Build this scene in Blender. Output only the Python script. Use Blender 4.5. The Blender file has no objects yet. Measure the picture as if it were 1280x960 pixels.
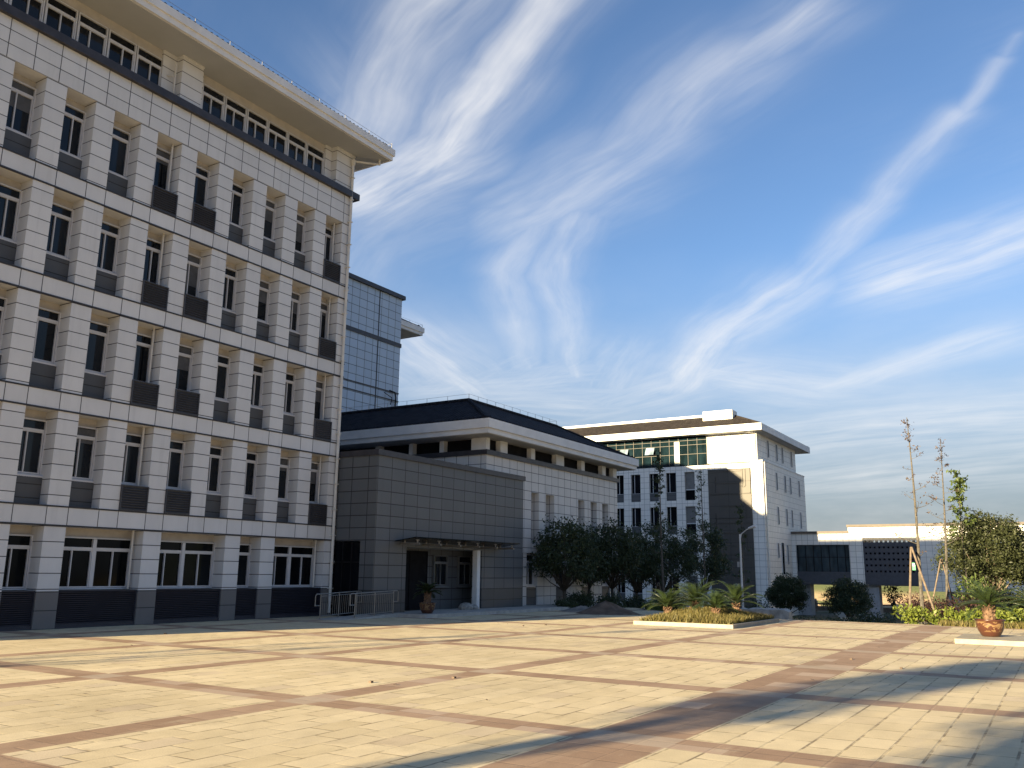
import bpy, math, random
from math import radians, sin, cos, pi, sqrt, atan2
from mathutils import Vector, Matrix
import numpy as np

S = bpy.context.scene
COL = S.collection
rnd = random.Random(7)

# ------------------------------------------------------------------ helpers
class MB:
    """collects shapes (world coordinates) and links them as one mesh object"""
    def __init__(s): s.v = []; s.f = []
    def box(s, x0, x1, y0, y1, z0, z1):
        n = len(s.v)
        s.v += [(x0,y0,z0),(x1,y0,z0),(x1,y1,z0),(x0,y1,z0),(x0,y0,z1),(x1,y0,z1),(x1,y1,z1),(x0,y1,z1)]
        s.f += [(n,n+3,n+2,n+1),(n+4,n+5,n+6,n+7),(n,n+1,n+5,n+4),(n+1,n+2,n+6,n+5),(n+2,n+3,n+7,n+6),(n+3,n,n+4,n+7)]
        return s
    def cyl(s, a, b, r0, r1=None, n=8, caps=True):
        r1 = r0 if r1 is None else r1
        a = Vector(a); b = Vector(b); d = (b-a)
        if d.length < 1e-6: return s
        d.normalize()
        u = d.orthogonal().normalized(); w = d.cross(u)
        k = len(s.v)
        for p, r in ((a,r0),(b,r1)):
            for i in range(n):
                t = 2*pi*i/n
                s.v.append(tuple(p + u*(r*cos(t)) + w*(r*sin(t))))
        for i in range(n):
            j = (i+1) % n
            s.f.append((k+i, k+j, k+n+j, k+n+i))
        if caps:
            s.f.append(tuple(k+i for i in reversed(range(n)))); s.f.append(tuple(k+n+i for i in range(n)))
        return s
    def tube(s, pts, rs, n=7):
        k = len(s.v); pts = [Vector(p) for p in pts]
        for i, p in enumerate(pts):
            d = (pts[min(i+1,len(pts)-1)] - pts[max(i-1,0)]).normalized()
            u = Vector((0.31,0.95,0.05)).cross(d)
            if u.length < 1e-3: u = d.orthogonal()
            u.normalize(); w = d.cross(u)
            r = rs[i] if isinstance(rs,(list,tuple)) else rs
            for q in range(n):
                t = 2*pi*q/n
                s.v.append(tuple(p + u*(r*cos(t)) + w*(r*sin(t))))
        for i in range(len(pts)-1):
            for q in range(n):
                j = (q+1) % n
                s.f.append((k+i*n+q, k+i*n+j, k+(i+1)*n+j, k+(i+1)*n+q))
        s.f.append(tuple(k+q for q in reversed(range(n)))); m = k+(len(pts)-1)*n
        s.f.append(tuple(m+q for q in range(n)))
        return s
    def lathe(s, c, prof, n=20):
        k = len(s.v)
        for r, z in prof:
            for q in range(n):
                t = 2*pi*q/n
                s.v.append((c[0]+r*cos(t), c[1]+r*sin(t), c[2]+z))
        for i in range(len(prof)-1):
            for q in range(n):
                j = (q+1) % n
                s.f.append((k+i*n+q, k+i*n+j, k+(i+1)*n+j, k+(i+1)*n+q))
        return s
    def poly(s, pts):
        k = len(s.v); s.v += [tuple(p) for p in pts]; s.f.append(tuple(range(k, k+len(pts)))); return s
    def build(s, name, mat, parent=None, smooth=False, base=None):
        me = bpy.data.meshes.new(name)
        off = Vector((0,0,0))
        if parent is not None:
            off = world_loc(parent)
        elif base is not None:
            off = Vector(base)
        vs = [(x-off.x, y-off.y, z-off.z) for x,y,z in s.v]
        me.from_pydata(vs, [], s.f)
        me.materials.append(mat)
        if smooth:
            me.polygons.foreach_set('use_smooth', [True]*len(me.polygons))
        me.update()
        o = bpy.data.objects.new(name, me); COL.objects.link(o)
        if parent is not None: o.parent = parent
        elif base is not None: o.location = off
        return o

def world_loc(o):
    p = Vector((0,0,0))
    while o is not None:
        p = p + o.location; o = o.parent
    return p

def thing(name, label, cat, loc=(0,0,0), group=None):
    o = bpy.data.objects.new(name, None); COL.objects.link(o)
    o.location = loc; o.empty_display_size = .3
    o['label'] = label; o['category'] = cat
    if group: o['group'] = group
    return o
def tag(o, label, cat, group=None):
    o['label'] = label; o['category'] = cat
    if group: o['group'] = group
    return o
def structure(o): o['kind'] = 'structure'; return o
def stuff(o, label=None, cat=None):
    o['kind'] = 'stuff'
    if label: o['label'] = label
    if cat: o['category'] = cat
    return o
def put(name, mesh, loc, parent):
    o = bpy.data.objects.new(name, mesh); COL.objects.link(o); o.parent = parent; o.location = loc; return o
def copy_tree(o, parent=None):
    c = o.copy(); COL.objects.link(c); c.parent = parent
    for ch in list(o.children): copy_tree(ch, c)
    return c

# ------------------------------------------------------------------ materials
def newmat(name):
    m = bpy.data.materials.new(name); m.use_nodes = True
    nt = m.node_tree; nt.nodes.clear()
    out = nt.nodes.new('ShaderNodeOutputMaterial')
    b = nt.nodes.new('ShaderNodeBsdfPrincipled')
    nt.links.new(b.outputs[0], out.inputs[0])
    return m, nt, b
class N:
    """tiny node-writing helper"""
    def __init__(s, nt): s.nt = nt
    def _in(s, sock, v):
        if v is None: return
        if hasattr(v, 'is_linked') or hasattr(v, 'links'): s.nt.links.new(v, sock)
        else: sock.default_value = v
    def math(s, op, a, b=None, c=None, clamp=False):
        n = s.nt.nodes.new('ShaderNodeMath'); n.operation = op; n.use_clamp = clamp
        for i, v in enumerate((a,b,c)): s._in(n.inputs[i], v) if v is not None else None
        return n.outputs[0]
    def vmath(s, op, a, b=None, scale=None):
        n = s.nt.nodes.new('ShaderNodeVectorMath'); n.operation = op
        s._in(n.inputs[0], a)
        if b is not None: s._in(n.inputs[1], b)
        if scale is not None: s._in(n.inputs['Scale'], scale)
        return n
    def maprange(s, v, a, b, c=0., d=1., smooth=True):
        n = s.nt.nodes.new('ShaderNodeMapRange'); n.interpolation_type = 'SMOOTHSTEP' if smooth else 'LINEAR'
        s._in(n.inputs[0], v)
        for i, q in enumerate((a,b,c,d)): s._in(n.inputs[1+i], q)
        return n.outputs[0]
    def mix(s, f, a, b, mode='MIX'):
        n = s.nt.nodes.new('ShaderNodeMix'); n.data_type = 'RGBA'; n.blend_type = mode
        s._in(n.inputs[0], f)
        s._in(n.inputs[6], a if not isinstance(a, tuple) else (*a[:3],1)); s._in(n.inputs[7], b if not isinstance(b, tuple) else (*b[:3],1))
        return n.outputs[2]
    def noise(s, vec, scale, detail=3, rough=.55, dist=0.):
        n = s.nt.nodes.new('ShaderNodeTexNoise')
        s._in(n.inputs['Vector'], vec); n.inputs['Scale'].default_value = scale
        n.inputs['Detail'].default_value = detail; n.inputs['Roughness'].default_value = rough; n.inputs['Distortion'].default_value = dist
        return n.outputs[0]
    def sep(s, v):
        n = s.nt.nodes.new('ShaderNodeSeparateXYZ'); s._in(n.inputs[0], v); return n.outputs
    def comb(s, x, y, z):
        n = s.nt.nodes.new('ShaderNodeCombineXYZ')
        for i, v in enumerate((x,y,z)): s._in(n.inputs[i], v)
        return n.outputs[0]
    def geo(s): return s.nt.nodes.new('ShaderNodeNewGeometry').outputs
    def white(s, v):
        n = s.nt.nodes.new('ShaderNodeTexWhiteNoise'); n.noise_dimensions = '3D'; s._in(n.inputs[0], v); return n.outputs[0]
    def bump(s, h, strength, dist, bsdf):
        n = s.nt.nodes.new('ShaderNodeBump'); n.inputs['Strength'].default_value = strength; n.inputs['Distance'].default_value = dist
        s._in(n.inputs['Height'], h); s.nt.links.new(n.outputs[0], bsdf.inputs['Normal'])
    def scale(s, v, sx, sy, sz):
        n = s.nt.nodes.new('ShaderNodeMapping'); s._in(n.inputs[0], v); n.inputs['Scale'].default_value = (sx,sy,sz); return n.outputs[0]

def plain(name, col, rough=.6, var=.12, nscale=3., metallic=0., bump=0., spec=.4):
    m, nt, b = newmat(name); q = N(nt); g = q.geo()
    nz = q.noise(g['Position'], nscale, 4)
    f = q.maprange(nz, .3, .7)
    lo = tuple(c*(1-var) for c in col); hi = tuple(min(1,c*(1+var)) for c in col)
    nt.links.new(q.mix(f, lo, hi), b.inputs['Base Color'])
    b.inputs['Roughness'].default_value = rough; b.inputs['Metallic'].default_value = metallic
    b.inputs['Specular IOR Level'].default_value = spec
    if bump: q.bump(nz, .6, bump, b)
    return m

def panels(name, col, hs, vs, seam=(.05,.05,.05), w=.019, var=.05, rough=.5, dirt=.08, spec=.35):
    """cladding: hs / vs = (period, offset) lists of the vertical and the level joints; world aligned"""
    m, nt, b = newmat(name); q = N(nt); g = q.geo()
    x, y, z = q.sep(g['Position']); nx, ny, nz_ = q.sep(g['Normal'])
    isx = q.math('GREATER_THAN', q.math('ABSOLUTE', nx), .6)
    h = q.math('ADD', q.math('MULTIPLY', y, isx), q.math('MULTIPLY', x, q.math('SUBTRACT', 1., isx)))
    lines = None; ids = []
    for c, lst in ((h, hs), (z, vs)):
        for per, off in lst:
            t = q.math('DIVIDE', q.math('SUBTRACT', c, off), per)
            fr = q.math('SUBTRACT', q.math('FRACT', q.math('ADD', t, .5)), .5)
            d = q.math('MULTIPLY', q.math('ABSOLUTE', fr), per)
            ln = q.maprange(d, w*.5, w*.5+.006, 1., 0.)
            lines = ln if lines is None else q.math('MAXIMUM', lines, ln)
            ids.append(q.math('FLOOR', t))
    while len(ids) < 3: ids.append(isx)
    if lines is not None: lines = q.math('MULTIPLY', lines, q.math('LESS_THAN', q.math('ABSOLUTE', nz_), .6))
    wn = q.white(q.comb(*ids[:3]))
    blot = q.noise(q.scale(g['Position'], 1.2, 1.2, .5), 1.3, 5, .6)
    fine = q.noise(g['Position'], 45., 2)
    val = q.math('ADD', q.math('MULTIPLY_ADD', wn, 2*var, 1-var), q.math('MULTIPLY', q.math('SUBTRACT', blot, .5), dirt*3))
    val = q.math('ADD', val, q.math('MULTIPLY', q.math('SUBTRACT', fine, .5), .10))
    streak = q.noise(q.scale(g['Position'], 5., 5., .35), 1., 3)
    val = q.math('SUBTRACT', val, q.math('MULTIPLY', q.maprange(streak, .55, .8), dirt))
    c1 = q.vmath('SCALE', (*col,), scale=val).outputs[0]
    if lines is not None:
        nt.links.new(q.mix(lines, c1, seam), b.inputs['Base Color'])
        q.bump(q.math('SUBTRACT', 1., lines), .5, .015, b)
    else: nt.links.new(c1, b.inputs['Base Color'])
    b.inputs['Roughness'].default_value = rough; b.inputs['Specular IOR Level'].default_value = spec
    return m

def glass(name, col, rough=.04, spec=.6):
    m, nt, b = newmat(name); q = N(nt); g = q.geo()
    oi = nt.nodes.new('ShaderNodeObjectInfo')
    f = q.math('MULTIPLY_ADD', oi.outputs['Random'], .9, .5)
    nz = q.noise(q.scale(g['Position'], 1., 1., .4), 1.1, 2)
    f = q.math('MULTIPLY', f, q.maprange(nz, .3, .7, .6, 1.4))
    nt.links.new(q.vmath('SCALE', col, scale=f).outputs[0], b.inputs['Base Color'])
    b.inputs['Roughness'].default_value = rough; b.inputs['Specular IOR Level'].default_value = spec
    q.bump(q.noise(g['Position'], .8, 1), .04, .05, b)
    return m

def leafmat(name, c1, c2, trans=.3, rough=.5):
    m = bpy.data.materials.new(name); m.use_nodes = True; nt = m.node_tree; nt.nodes.clear(); q = N(nt); g = q.geo()
    out = nt.nodes.new('ShaderNodeOutputMaterial')
    b = nt.nodes.new('ShaderNodeBsdfPrincipled'); t = nt.nodes.new('ShaderNodeBsdfTranslucent'); mx = nt.nodes.new('ShaderNodeMixShader')
    f = q.math('ADD', q.math('MULTIPLY', g['Random Per Island'], .6), q.math('MULTIPLY', q.noise(g['Position'], 1.7, 2), .5))
    c = q.mix(f, c1, c2)
    nt.links.new(c, b.inputs['Base Color']); nt.links.new(q.mix(.5, c, tuple(x*1.4 for x in c2)), t.inputs[0])
    b.inputs['Roughness'].default_value = rough; b.inputs['Specular IOR Level'].default_value = .3
    mx.inputs[0].default_value = trans
    nt.links.new(b.outputs[0], mx.inputs[1]); nt.links.new(t.outputs[0], mx.inputs[2]); nt.links.new(mx.outputs[0], out.inputs[0])
    return m

WHITE = (.640,.638,.640); SEAM = (.06,.06,.065)
P = 1.64; R0 = 13.64; OW = .98
M = {}
M['pier'] = panels('pier_stone', WHITE, [], [(.448, 2.91)], SEAM)
M['band'] = panels('band_stone', WHITE, [(P, R0), (P, R0+OW)], [], SEAM)
M['top'] = panels('upper_wall_stone', WHITE, [(.80, 11.74)], [(.452, 16.37)], SEAM)
M['side'] = panels('side_wall_stone', WHITE, [(1.2, .3)], [(.6, .2)], SEAM)
M['plinth'] = panels('plinth_stone', (.16,.15,.147), [], [(.52, .52)], (.04,.04,.04))
M['cream'] = plain('cream_render', (.50,.465,.425), .8, .08)
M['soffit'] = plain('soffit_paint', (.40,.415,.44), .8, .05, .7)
M['fascia'] = plain('fascia_paint', (.715,.715,.715), .6, .06, 1.3)
M['trim'] = plain('dark_trim', (.035,.033,.037), .5, .15)
M['ledge'] = plain('dark_ledge', (.040,.038,.045), .45, .2)
M['infill'] = panels('grey_infill', (.085,.088,.095), [], [(.40, .095)], (.03,.03,.03), .02)
M['louvre'] = plain('dark_louvre', (.052,.052,.060), .45, .1)
M['baselouvre'] = plain('base_louvre', (.030,.030,.042), .45, .1)
M['frame'] = plain('white_frame', (.58,.58,.60), .4, .04)
M['pipe'] = plain('white_pipe', (.62,.60,.56), .4, .08)
M['glass'] = glass('window_glass', (.010,.013,.018), .05, .32)
M['glassteal'] = glass('curtain_glass', (.005,.012,.0155), .03, .35)
M['glassgate'] = glass('bridge_glass', (.030,.046,.056), .06, .35)
M['darkglass'] = glass('dark_glass', (.006,.007,.010), .12, .05)
M['grey'] = panels('grey_cladding', (.112,.119,.127), [(.862, 26.70)], [(.4825, 1.0)], (.025,.025,.028), .026, .05)
M['greydado'] = panels('grey_dado', (.07,.075,.08), [(1.72, 26.7)], [(.5, .5)], (.02,.02,.02), .02, .05)
M['midwall'] = panels('hall_cladding', (.62,.605,.59), [(.725, 35.2)], [(.485, 7.36)], SEAM, .022)
M['tower'] = panels('tower_cladding', (.46,.54,.64), [(.80, .05)], [(.62, .25)], (.05,.055,.065), .03, .04, .28, .03)
M['far'] = panels('far_cladding', (.80,.77,.72), [(.62, .13)], [(.60, .2)], (.36,.35,.33), .03, .04, .5, .04)
M['relief'] = panels('brown_stone_panel', (.078,.070,.062), [(3.2, 29.05)], [(1.26, 10.06)], (.03,.027,.025), .02, .04)
M['rooftile'] = None
M['concrete'] = plain('concrete', (.40,.38,.35), .85, .15, 4., bump=.01)
M['steel'] = plain('brushed_steel', (.26,.245,.225), .4, .1, 6., metallic=.6)
M['wire'] = plain('galvanised_wire', (.30,.30,.30), .5)
M['greyframe'] = plain('grey_frame', (.13,.135,.14), .5)
M['bark'] = plain('bark', (.17,.13,.095), .9, .35, 9., bump=.02)
M['barkpale'] = plain('pale_bark', (.090,.080,.068), .9, .35, 9., bump=.02)
M['barkdark'] = plain('dark_bark', (.075,.06,.045), .9, .35, 9., bump=.02)
M['stake'] = plain('wooden_stake', (.17,.13,.095), .85, .25, 7.)
M['terracotta'] = None
M['dirt'] = plain('bare_dirt', (.13,.095,.07), .95, .3, 3., bump=.05)
M['stone'] = plain('grey_stone', (.21,.19,.17), .9, .3, 2.2, bump=.05)
M['kerb'] = plain('kerb_stone', (.33,.295,.235), .8, .12, 5., bump=.004)
M['lampwhite'] = plain('lamp_paint', (.62,.62,.62), .4, .05)
M['black'] = plain('black_metal', (.012,.012,.014), .8, .2, spec=.08)

def rooftile(name, col):
    m, nt, b = newmat(name); q = N(nt); g = q.geo()
    x, y, z = q.sep(g['Position']); nx, ny, nz_ = q.sep(g['Normal'])
    isx = q.math('GREATER_THAN', q.math('ABSOLUTE', nx), q.math('ABSOLUTE', ny))
    h = q.math('ADD', q.math('MULTIPLY', y, isx), q.math('MULTIPLY', x, q.math('SUBTRACT', 1., isx)))
    ribs = q.math('ABSOLUTE', q.math('SINE', q.math('MULTIPLY', h, pi/.24)))
    rows = q.math('FRACT', q.math('DIVIDE', z, .13))
    nz = q.noise(g['Position'], 2.2, 5, .65)
    wn = q.white(q.comb(q.math('FLOOR', q.math('DIVIDE', h, .24)), q.math('FLOOR', q.math('DIVIDE', z, .13)), isx))
    v = q.math('ADD', q.math('MULTIPLY_ADD', wn, .5, .55), q.math('MULTIPLY', nz, .5))
    nt.links.new(q.vmath('SCALE', col, scale=v).outputs[0], b.inputs['Base Color'])
    b.inputs['Roughness'].default_value = .8; b.inputs['Specular IOR Level'].default_value = .06
    q.bump(q.math('ADD', ribs, q.math('MULTIPLY', rows, .6)), .7, .06, b)
    return m
M['tiledark'] = rooftile('dark_roof_tile', (.026,.027,.033))
M['tilebrown'] = rooftile('brown_roof_tile', (.034,.029,.027))

def potmat():
    m, nt, b = newmat('glazed_pot'); q = N(nt); g = q.geo()
    nz = q.noise(g['Position'], 6., 3, .5, 1.5)
    x, y, z = q.sep(nt.nodes.new('ShaderNodeTexCoord').outputs['Object'])
    mask = q.math('MULTIPLY', q.maprange(nz, .50, .53), q.math('MULTIPLY', q.maprange(z, .12, .17), q.maprange(z, .40, .44, 1., 0.)))
    c = q.mix(mask, (.070,.026,.016), (.20,.12,.055))
    nt.links.new(c, b.inputs['Base Color']); b.inputs['Roughness'].default_value = .3
    return m
M['terracotta'] = potmat()

# paving -------------------------------------------------------------
def pavmat():
    m, nt, b = newmat('plaza_paving'); q = N(nt); g = q.geo()
    x, y, z = q.sep(g['Position'])
    wob = q.noise(g['Position'], .35, 2)
    def band(c, per, off, w):
        t = q.math('DIVIDE', q.math('SUBTRACT', c, off), per)
        fr = q.math('SUBTRACT', q.math('FRACT', q.math('ADD', t, .5)), .5)
        return q.maprange(q.math('MULTIPLY', q.math('ABSOLUTE', fr), per), w*.5, w*.5+.02, 1., 0.)
    bx = band(x, 4.58, 9.30, .56); by = band(y, 4.60, 9.05-4.60, .50)
    wide = q.maprange(q.math('ABSOLUTE', q.math('SUBTRACT', y, 4.22)), .52, .54, 1., 0.)
    by = q.math('MAXIMUM', by, wide)
    anyb = q.math('MAXIMUM', bx, by); cross = q.math('MULTIPLY', bx, by)
    # pavers .63 x .38, running bond, a few fields stack bonded
    iy = q.math('FLOOR', q.math('DIVIDE', q.math('SUBTRACT', y, .20), .383))
    field = q.white(q.comb(q.math('FLOOR', q.math('DIVIDE', q.math('SUBTRACT', x, 9.3), 4.58)), q.math('FLOOR', q.math('DIVIDE', q.math('SUBTRACT', y, 4.45), 4.6)), 3.))
    odd = q.math('FRACT', q.math('MULTIPLY', iy, .5))
    sh = q.math('MULTIPLY', odd, q.math('GREATER_THAN', q.math('ADD', field, q.math('MULTIPLY', q.math('GREATER_THAN', y, 3.6), 1.)), .75))
    tx = q.math('ADD', q.math('DIVIDE', q.math('SUBTRACT', x, 9.65), .627), sh); ix = q.math('FLOOR', tx)
    ty = q.math('DIVIDE', q.math('SUBTRACT', y, .20), .383)
    fx = q.math('MULTIPLY', q.math('ABSOLUTE', q.math('SUBTRACT', q.math('FRACT', q.math('ADD', tx, .5)), .5)), .627)
    fy = q.math('MULTIPLY', q.math('ABSOLUTE', q.math('SUBTRACT', q.math('FRACT', q.math('ADD', ty, .5)), .5)), .383)
    jw = q.math('MULTIPLY_ADD', wob, .020, .000)
    joint = q.maprange(q.math('MINIMUM', fx, fy), jw, q.math('ADD', jw, .007), 1., 0.)
    wn = q.white(q.comb(ix, iy, 1.)); wn2 = q.white(q.comb(ix, iy, 7.))
    fine = q.noise(g['Position'], 60., 3); mid = q.noise(g['Position'], 2.6, 5, .65); big = q.noise(g['Position'], .33, 4, .6)
    cream = q.mix(wn, (.585,.485,.315), (.66,.555,.375))
    cream = q.mix(q.math('MULTIPLY', q.maprange(wn2, .90, .93), .35), cream, (.46,.37,.30))
    v = q.math('ADD', .80, q.math('MULTIPLY', fine, .30)); v = q.math('ADD', v, q.math('MULTIPLY', q.math('SUBTRACT', mid, .5), .35))
    v = q.math('ADD', v, q.math('MULTIPLY', q.math('SUBTRACT', big, .5), .55))
    cream = q.vmath('SCALE', cream, scale=v).outputs[0]
    # worn, damp-stained spots beside the joints
    stain = q.math('MULTIPLY', q.maprange(q.noise(g['Position'], 1.15, 5, .7), .58, .72), q.maprange(q.math('MINIMUM', fx, fy), .0, .09, 1., .15))
    cream = q.mix(q.math('MULTIPLY', stain, .45), cream, (.22,.17,.11))
    cream = q.mix(q.math('MULTIPLY', joint, q.maprange(q.noise(g['Position'], 1.9, 4, .7), .42, .60, .06, .85)), cream, (.20,.155,.10))
    # granite bands
    gx = q.math('FLOOR', q.math('DIVIDE', q.math('ADD', x, q.math('MULTIPLY', y, 0.)), .62)); gy = q.math('FLOOR', q.math('DIVIDE', y, .62))
    gw = q.white(q.comb(gx, gy, 2.))
    brown = q.mix(gw, (.29,.195,.135), (.38,.27,.195))
    brown = q.vmath('SCALE', brown, scale=q.math('ADD', q.math('MULTIPLY', fine, .4), q.math('MULTIPLY_ADD', mid, .5, .55))).outputs[0]
    brown = q.mix(q.math('MULTIPLY', q.maprange(gw, .84, .87), .5), brown, (.46,.37,.30))
    gj = q.maprange(q.math('MULTIPLY', q.math('ABSOLUTE', q.math('SUBTRACT', q.math('FRACT', q.math('ADD', q.math('DIVIDE', x, .62), .5)), .5)), .62), .004, .012, .5, 0.)
    brown = q.mix(gj, brown, (.09,.065,.05))
    c = q.mix(anyb, cream, brown)
    c = q.mix(q.math('MULTIPLY', cross, .75), c, q.mix(mid, (.36,.29,.23), (.46,.38,.30)))
    dust = q.maprange(q.noise(q.scale(g['Position'], .6, 1.6, 1.), 1.3, 6, .7), .55, .75)
    c = q.mix(q.math('MULTIPLY', dust, .48), c, (.50,.42,.31))
    soil = q.maprange(q.noise(q.scale(g['Position'], .55, .9, 1.), .8, 7, .72), .56, .70)
    c = q.mix(q.math('MULTIPLY', soil, .28), c, (.24,.19,.13))
    spots = q.maprange(q.noise(g['Position'], 7., 2, .5), .74, .80)
    c = q.mix(q.math('MULTIPLY', spots, .35), c, (.17,.14,.10))
    nt.links.new(c, b.inputs['Base Color'])
    b.inputs['Roughness'].default_value = .85; b.inputs['Specular IOR Level'].default_value = .2
    hgt = q.math('ADD', q.math('MULTIPLY', q.math('SUBTRACT', 1., joint), 1.), q.math('MULTIPLY', fine, .5))
    hgt = q.math('ADD', hgt, q.math('MULTIPLY', wn2, .35))
    q.bump(hgt, .35, .012, b)
    return m
M['paving'] = pavmat()

def groundmat():
    m, nt, b = newmat('planted_ground'); q = N(nt); g = q.geo()
    n1 = q.noise(g['Position'], .25, 5, .6); n2 = q.noise(g['Position'], 3., 5, .7)
    c = q.mix(q.maprange(n1, .42, .6), (.05,.065,.025), (.15,.115,.075))
    c = q.mix(q.math('MULTIPLY', n2, .6), c, (.07,.075,.035))
    nt.links.new(c, b.inputs['Base Color']); b.inputs['Roughness'].default_value = .95
    q.bump(n2, .8, .08, b); return m
M['ground'] = groundmat()
def hillmat():
    m, nt, b = newmat('hillside'); q = N(nt); g = q.geo()
    n1 = q.noise(q.scale(g['Position'], 1., 1., 1.8), .055, 5, .6); n2 = q.noise(g['Position'], .8, 5, .7)
    green = q.mix(n2, (.05,.075,.025), (.14,.15,.055)); sand = q.mix(n2, (.34,.23,.13), (.52,.38,.24))
    x, y, z = q.sep(g['Position'])
    f = q.math('MULTIPLY', q.maprange(n1, .40, .48), q.maprange(z, -3.2, -.8, 1., 0.))
    nt.links.new(q.mix(f, green, sand), b.inputs['Base Color']); b.inputs['Roughness'].default_value = .95
    q.bump(n2, .8, .4, b); return m
M['hill'] = hillmat()

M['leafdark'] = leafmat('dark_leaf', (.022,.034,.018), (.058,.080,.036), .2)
M['leafolive'] = leafmat('olive_leaf', (.022,.030,.012), (.064,.072,.030), .2)
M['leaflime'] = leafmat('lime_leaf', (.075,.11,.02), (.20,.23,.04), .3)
M['leafred'] = leafmat('purple_leaf', (.035,.018,.018), (.085,.045,.038), .2)
M['leafrust'] = leafmat('rust_leaf', (.06,.045,.038), (.14,.10,.085), .3)
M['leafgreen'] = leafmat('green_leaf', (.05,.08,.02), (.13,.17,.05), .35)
M['cycad'] = leafmat('cycad_leaf', (.018,.036,.012), (.055,.078,.026), .2, .35)
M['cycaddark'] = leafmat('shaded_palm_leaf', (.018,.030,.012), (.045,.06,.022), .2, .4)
M['grass'] = leafmat('grass_blade', (.070,.080,.022), (.21,.165,.062), .3)
M['trunkpalm'] = plain('palm_trunk', (.15,.09,.055), .9, .4, 14., bump=.04)

# ------------------------------------------------------------------ setting: ground
plaza = MB()
plaza.poly([(-70,-60,0),(37.6,-60,0),(37.6,13.5,0),(44,19.5,0),(46,30,0),(-70,30,0)])
structure(plaza.build('plaza', M['paving']))
def sm(a, b, v):
    t = min(1., max(0., (v-a)/(b-a))); return t*t*(3-2*t)
def gz(x, y):
    """terrain height: level with the plaza, dropping quickly to the lower garden before the gate and slowly elsewhere"""
    slow = -.06-2.35*sm(38, 88, x)
    r = y/max(x, 1.)
    sunk = sm(.135, .158, r)*(1-sm(.335, .375, r))
    low = -.10-1.75*sm(37.9, 41.5, x)-.6*sm(45, 90, x)
    return slow*(1-sunk)+low*sunk-6.0*sm(116, 165, x)
gm = MB(); xs = [-600,-80,36,37.7]+[38.2+.9*k for k in range(26)]+[62+3.*k for k in range(20)]+[125,150,200,300,700,1600]
ys = [-1200,-300,-80,-30,-15]+[-8+1.*k for k in range(44)]+[40,50,90,200,500,1300]
for x in xs:
    for y in ys: gm.v.append((x, y, gz(x, y)))
for i in range(len(xs)-1):
    for j in range(len(ys)-1):
        a = i*len(ys)+j; gm.f.append((a, a+len(ys), a+len(ys)+1, a+1))
structure(gm.build('ground', M['ground'], smooth=True))
pm = MB(); pl = [(37.3,7.1,5.45),(38.4,7.1,5.6),(40,7.2,5.9),(42,7.5,6.2),(46,8.3,6.9),(52,9.6,7.9),(62,11.9,9.8),(80,16.2,13.2),(98,20.5,17.0),(112,24.0,19.0)]
rows_ = []
for i in range(len(pl)-1):
    (xa,ya,yb),(xc,yc,yd) = pl[i], pl[i+1]; K = max(2, int((xc-xa)/.6))
    for k in range(K):
        t = k/K; rows_.append((xa+(xc-xa)*t, ya+(yc-ya)*t, yb+(yd-yb)*t))
for x, ya, yb in rows_:
    for k in range(5): y = ya+(yb-ya)*k/4; pm.v.append((x, y, max(gz(x,ya), gz(x,y), gz(x,yb))+.05 if x > 37.6 else .006))
for i in range(len(rows_)-1):
    for k in range(4): a = i*5+k; pm.f.append((a,a+1,a+6,a+5))
structure(pm.build('path', M['kerb']))
# raised walkway in front of the entrance and its ramp
w = MB(); w.box(27.6, 44.5, 20.9, 23.6, -.1, .13)
structure(w.build('entrance_platform', M['concrete']))
w = MB(); n = len(w.v)
w.v += [(24.2,22.25,.004),(27.6,22.25,.13),(27.6,23.35,.13),(24.2,23.35,.004),(24.2,22.25,-.1),(27.6,22.25,-.1),(27.6,23.35,-.1),(24.2,23.35,-.1)]
w.f += [(0,1,2,3),(0,4,5,1),(2,6,7,3),(1,5,6,2),(3,7,4,0)]
structure(w.build('ramp', M['concrete']))
# hills far beyond the gate
def hillz(x, y):
    t = sm(172, 262, x)
    h = (16.5+1.8*sin(y*.021+1.0)+1.2*sin(y*.07+x*.03)+9*max(0, min(1, (-y-10)/90.))*sm(210, 330, x))*t
    h += .9*sin(x*.19+y*.23)*sin(y*.31)*t+.5*sin(y*.55+x*.4)*t
    return -9.2+h
hm = MB(); nx_, ny_ = 70, 110
for i in range(nx_):
    for j in range(ny_):
        x = 166+3.2*i+(i*i)*.06; y = -260+5.*j
        hm.v.append((x, y, hillz(x, y)))
for i in range(nx_-1):
    for j in range(ny_-1):
        a = i*ny_+j; hm.f.append((a, a+ny_, a+ny_+1, a+1))
structure(hm.build('hills', M['hill'], smooth=True))

# ------------------------------------------------------------------ buildings
def frame_ring(mb, x0, x1, z0, z1, y0, y1, t):
    mb.box(x0, x1, y0, y1, z0, z0+t); mb.box(x0, x1, y0, y1, z1-t, z1)
    mb.box(x0, x0+t, y0, y1, z0+t, z1-t); mb.box(x1-t, x1, y0, y1, z0+t, z1-t)

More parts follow.
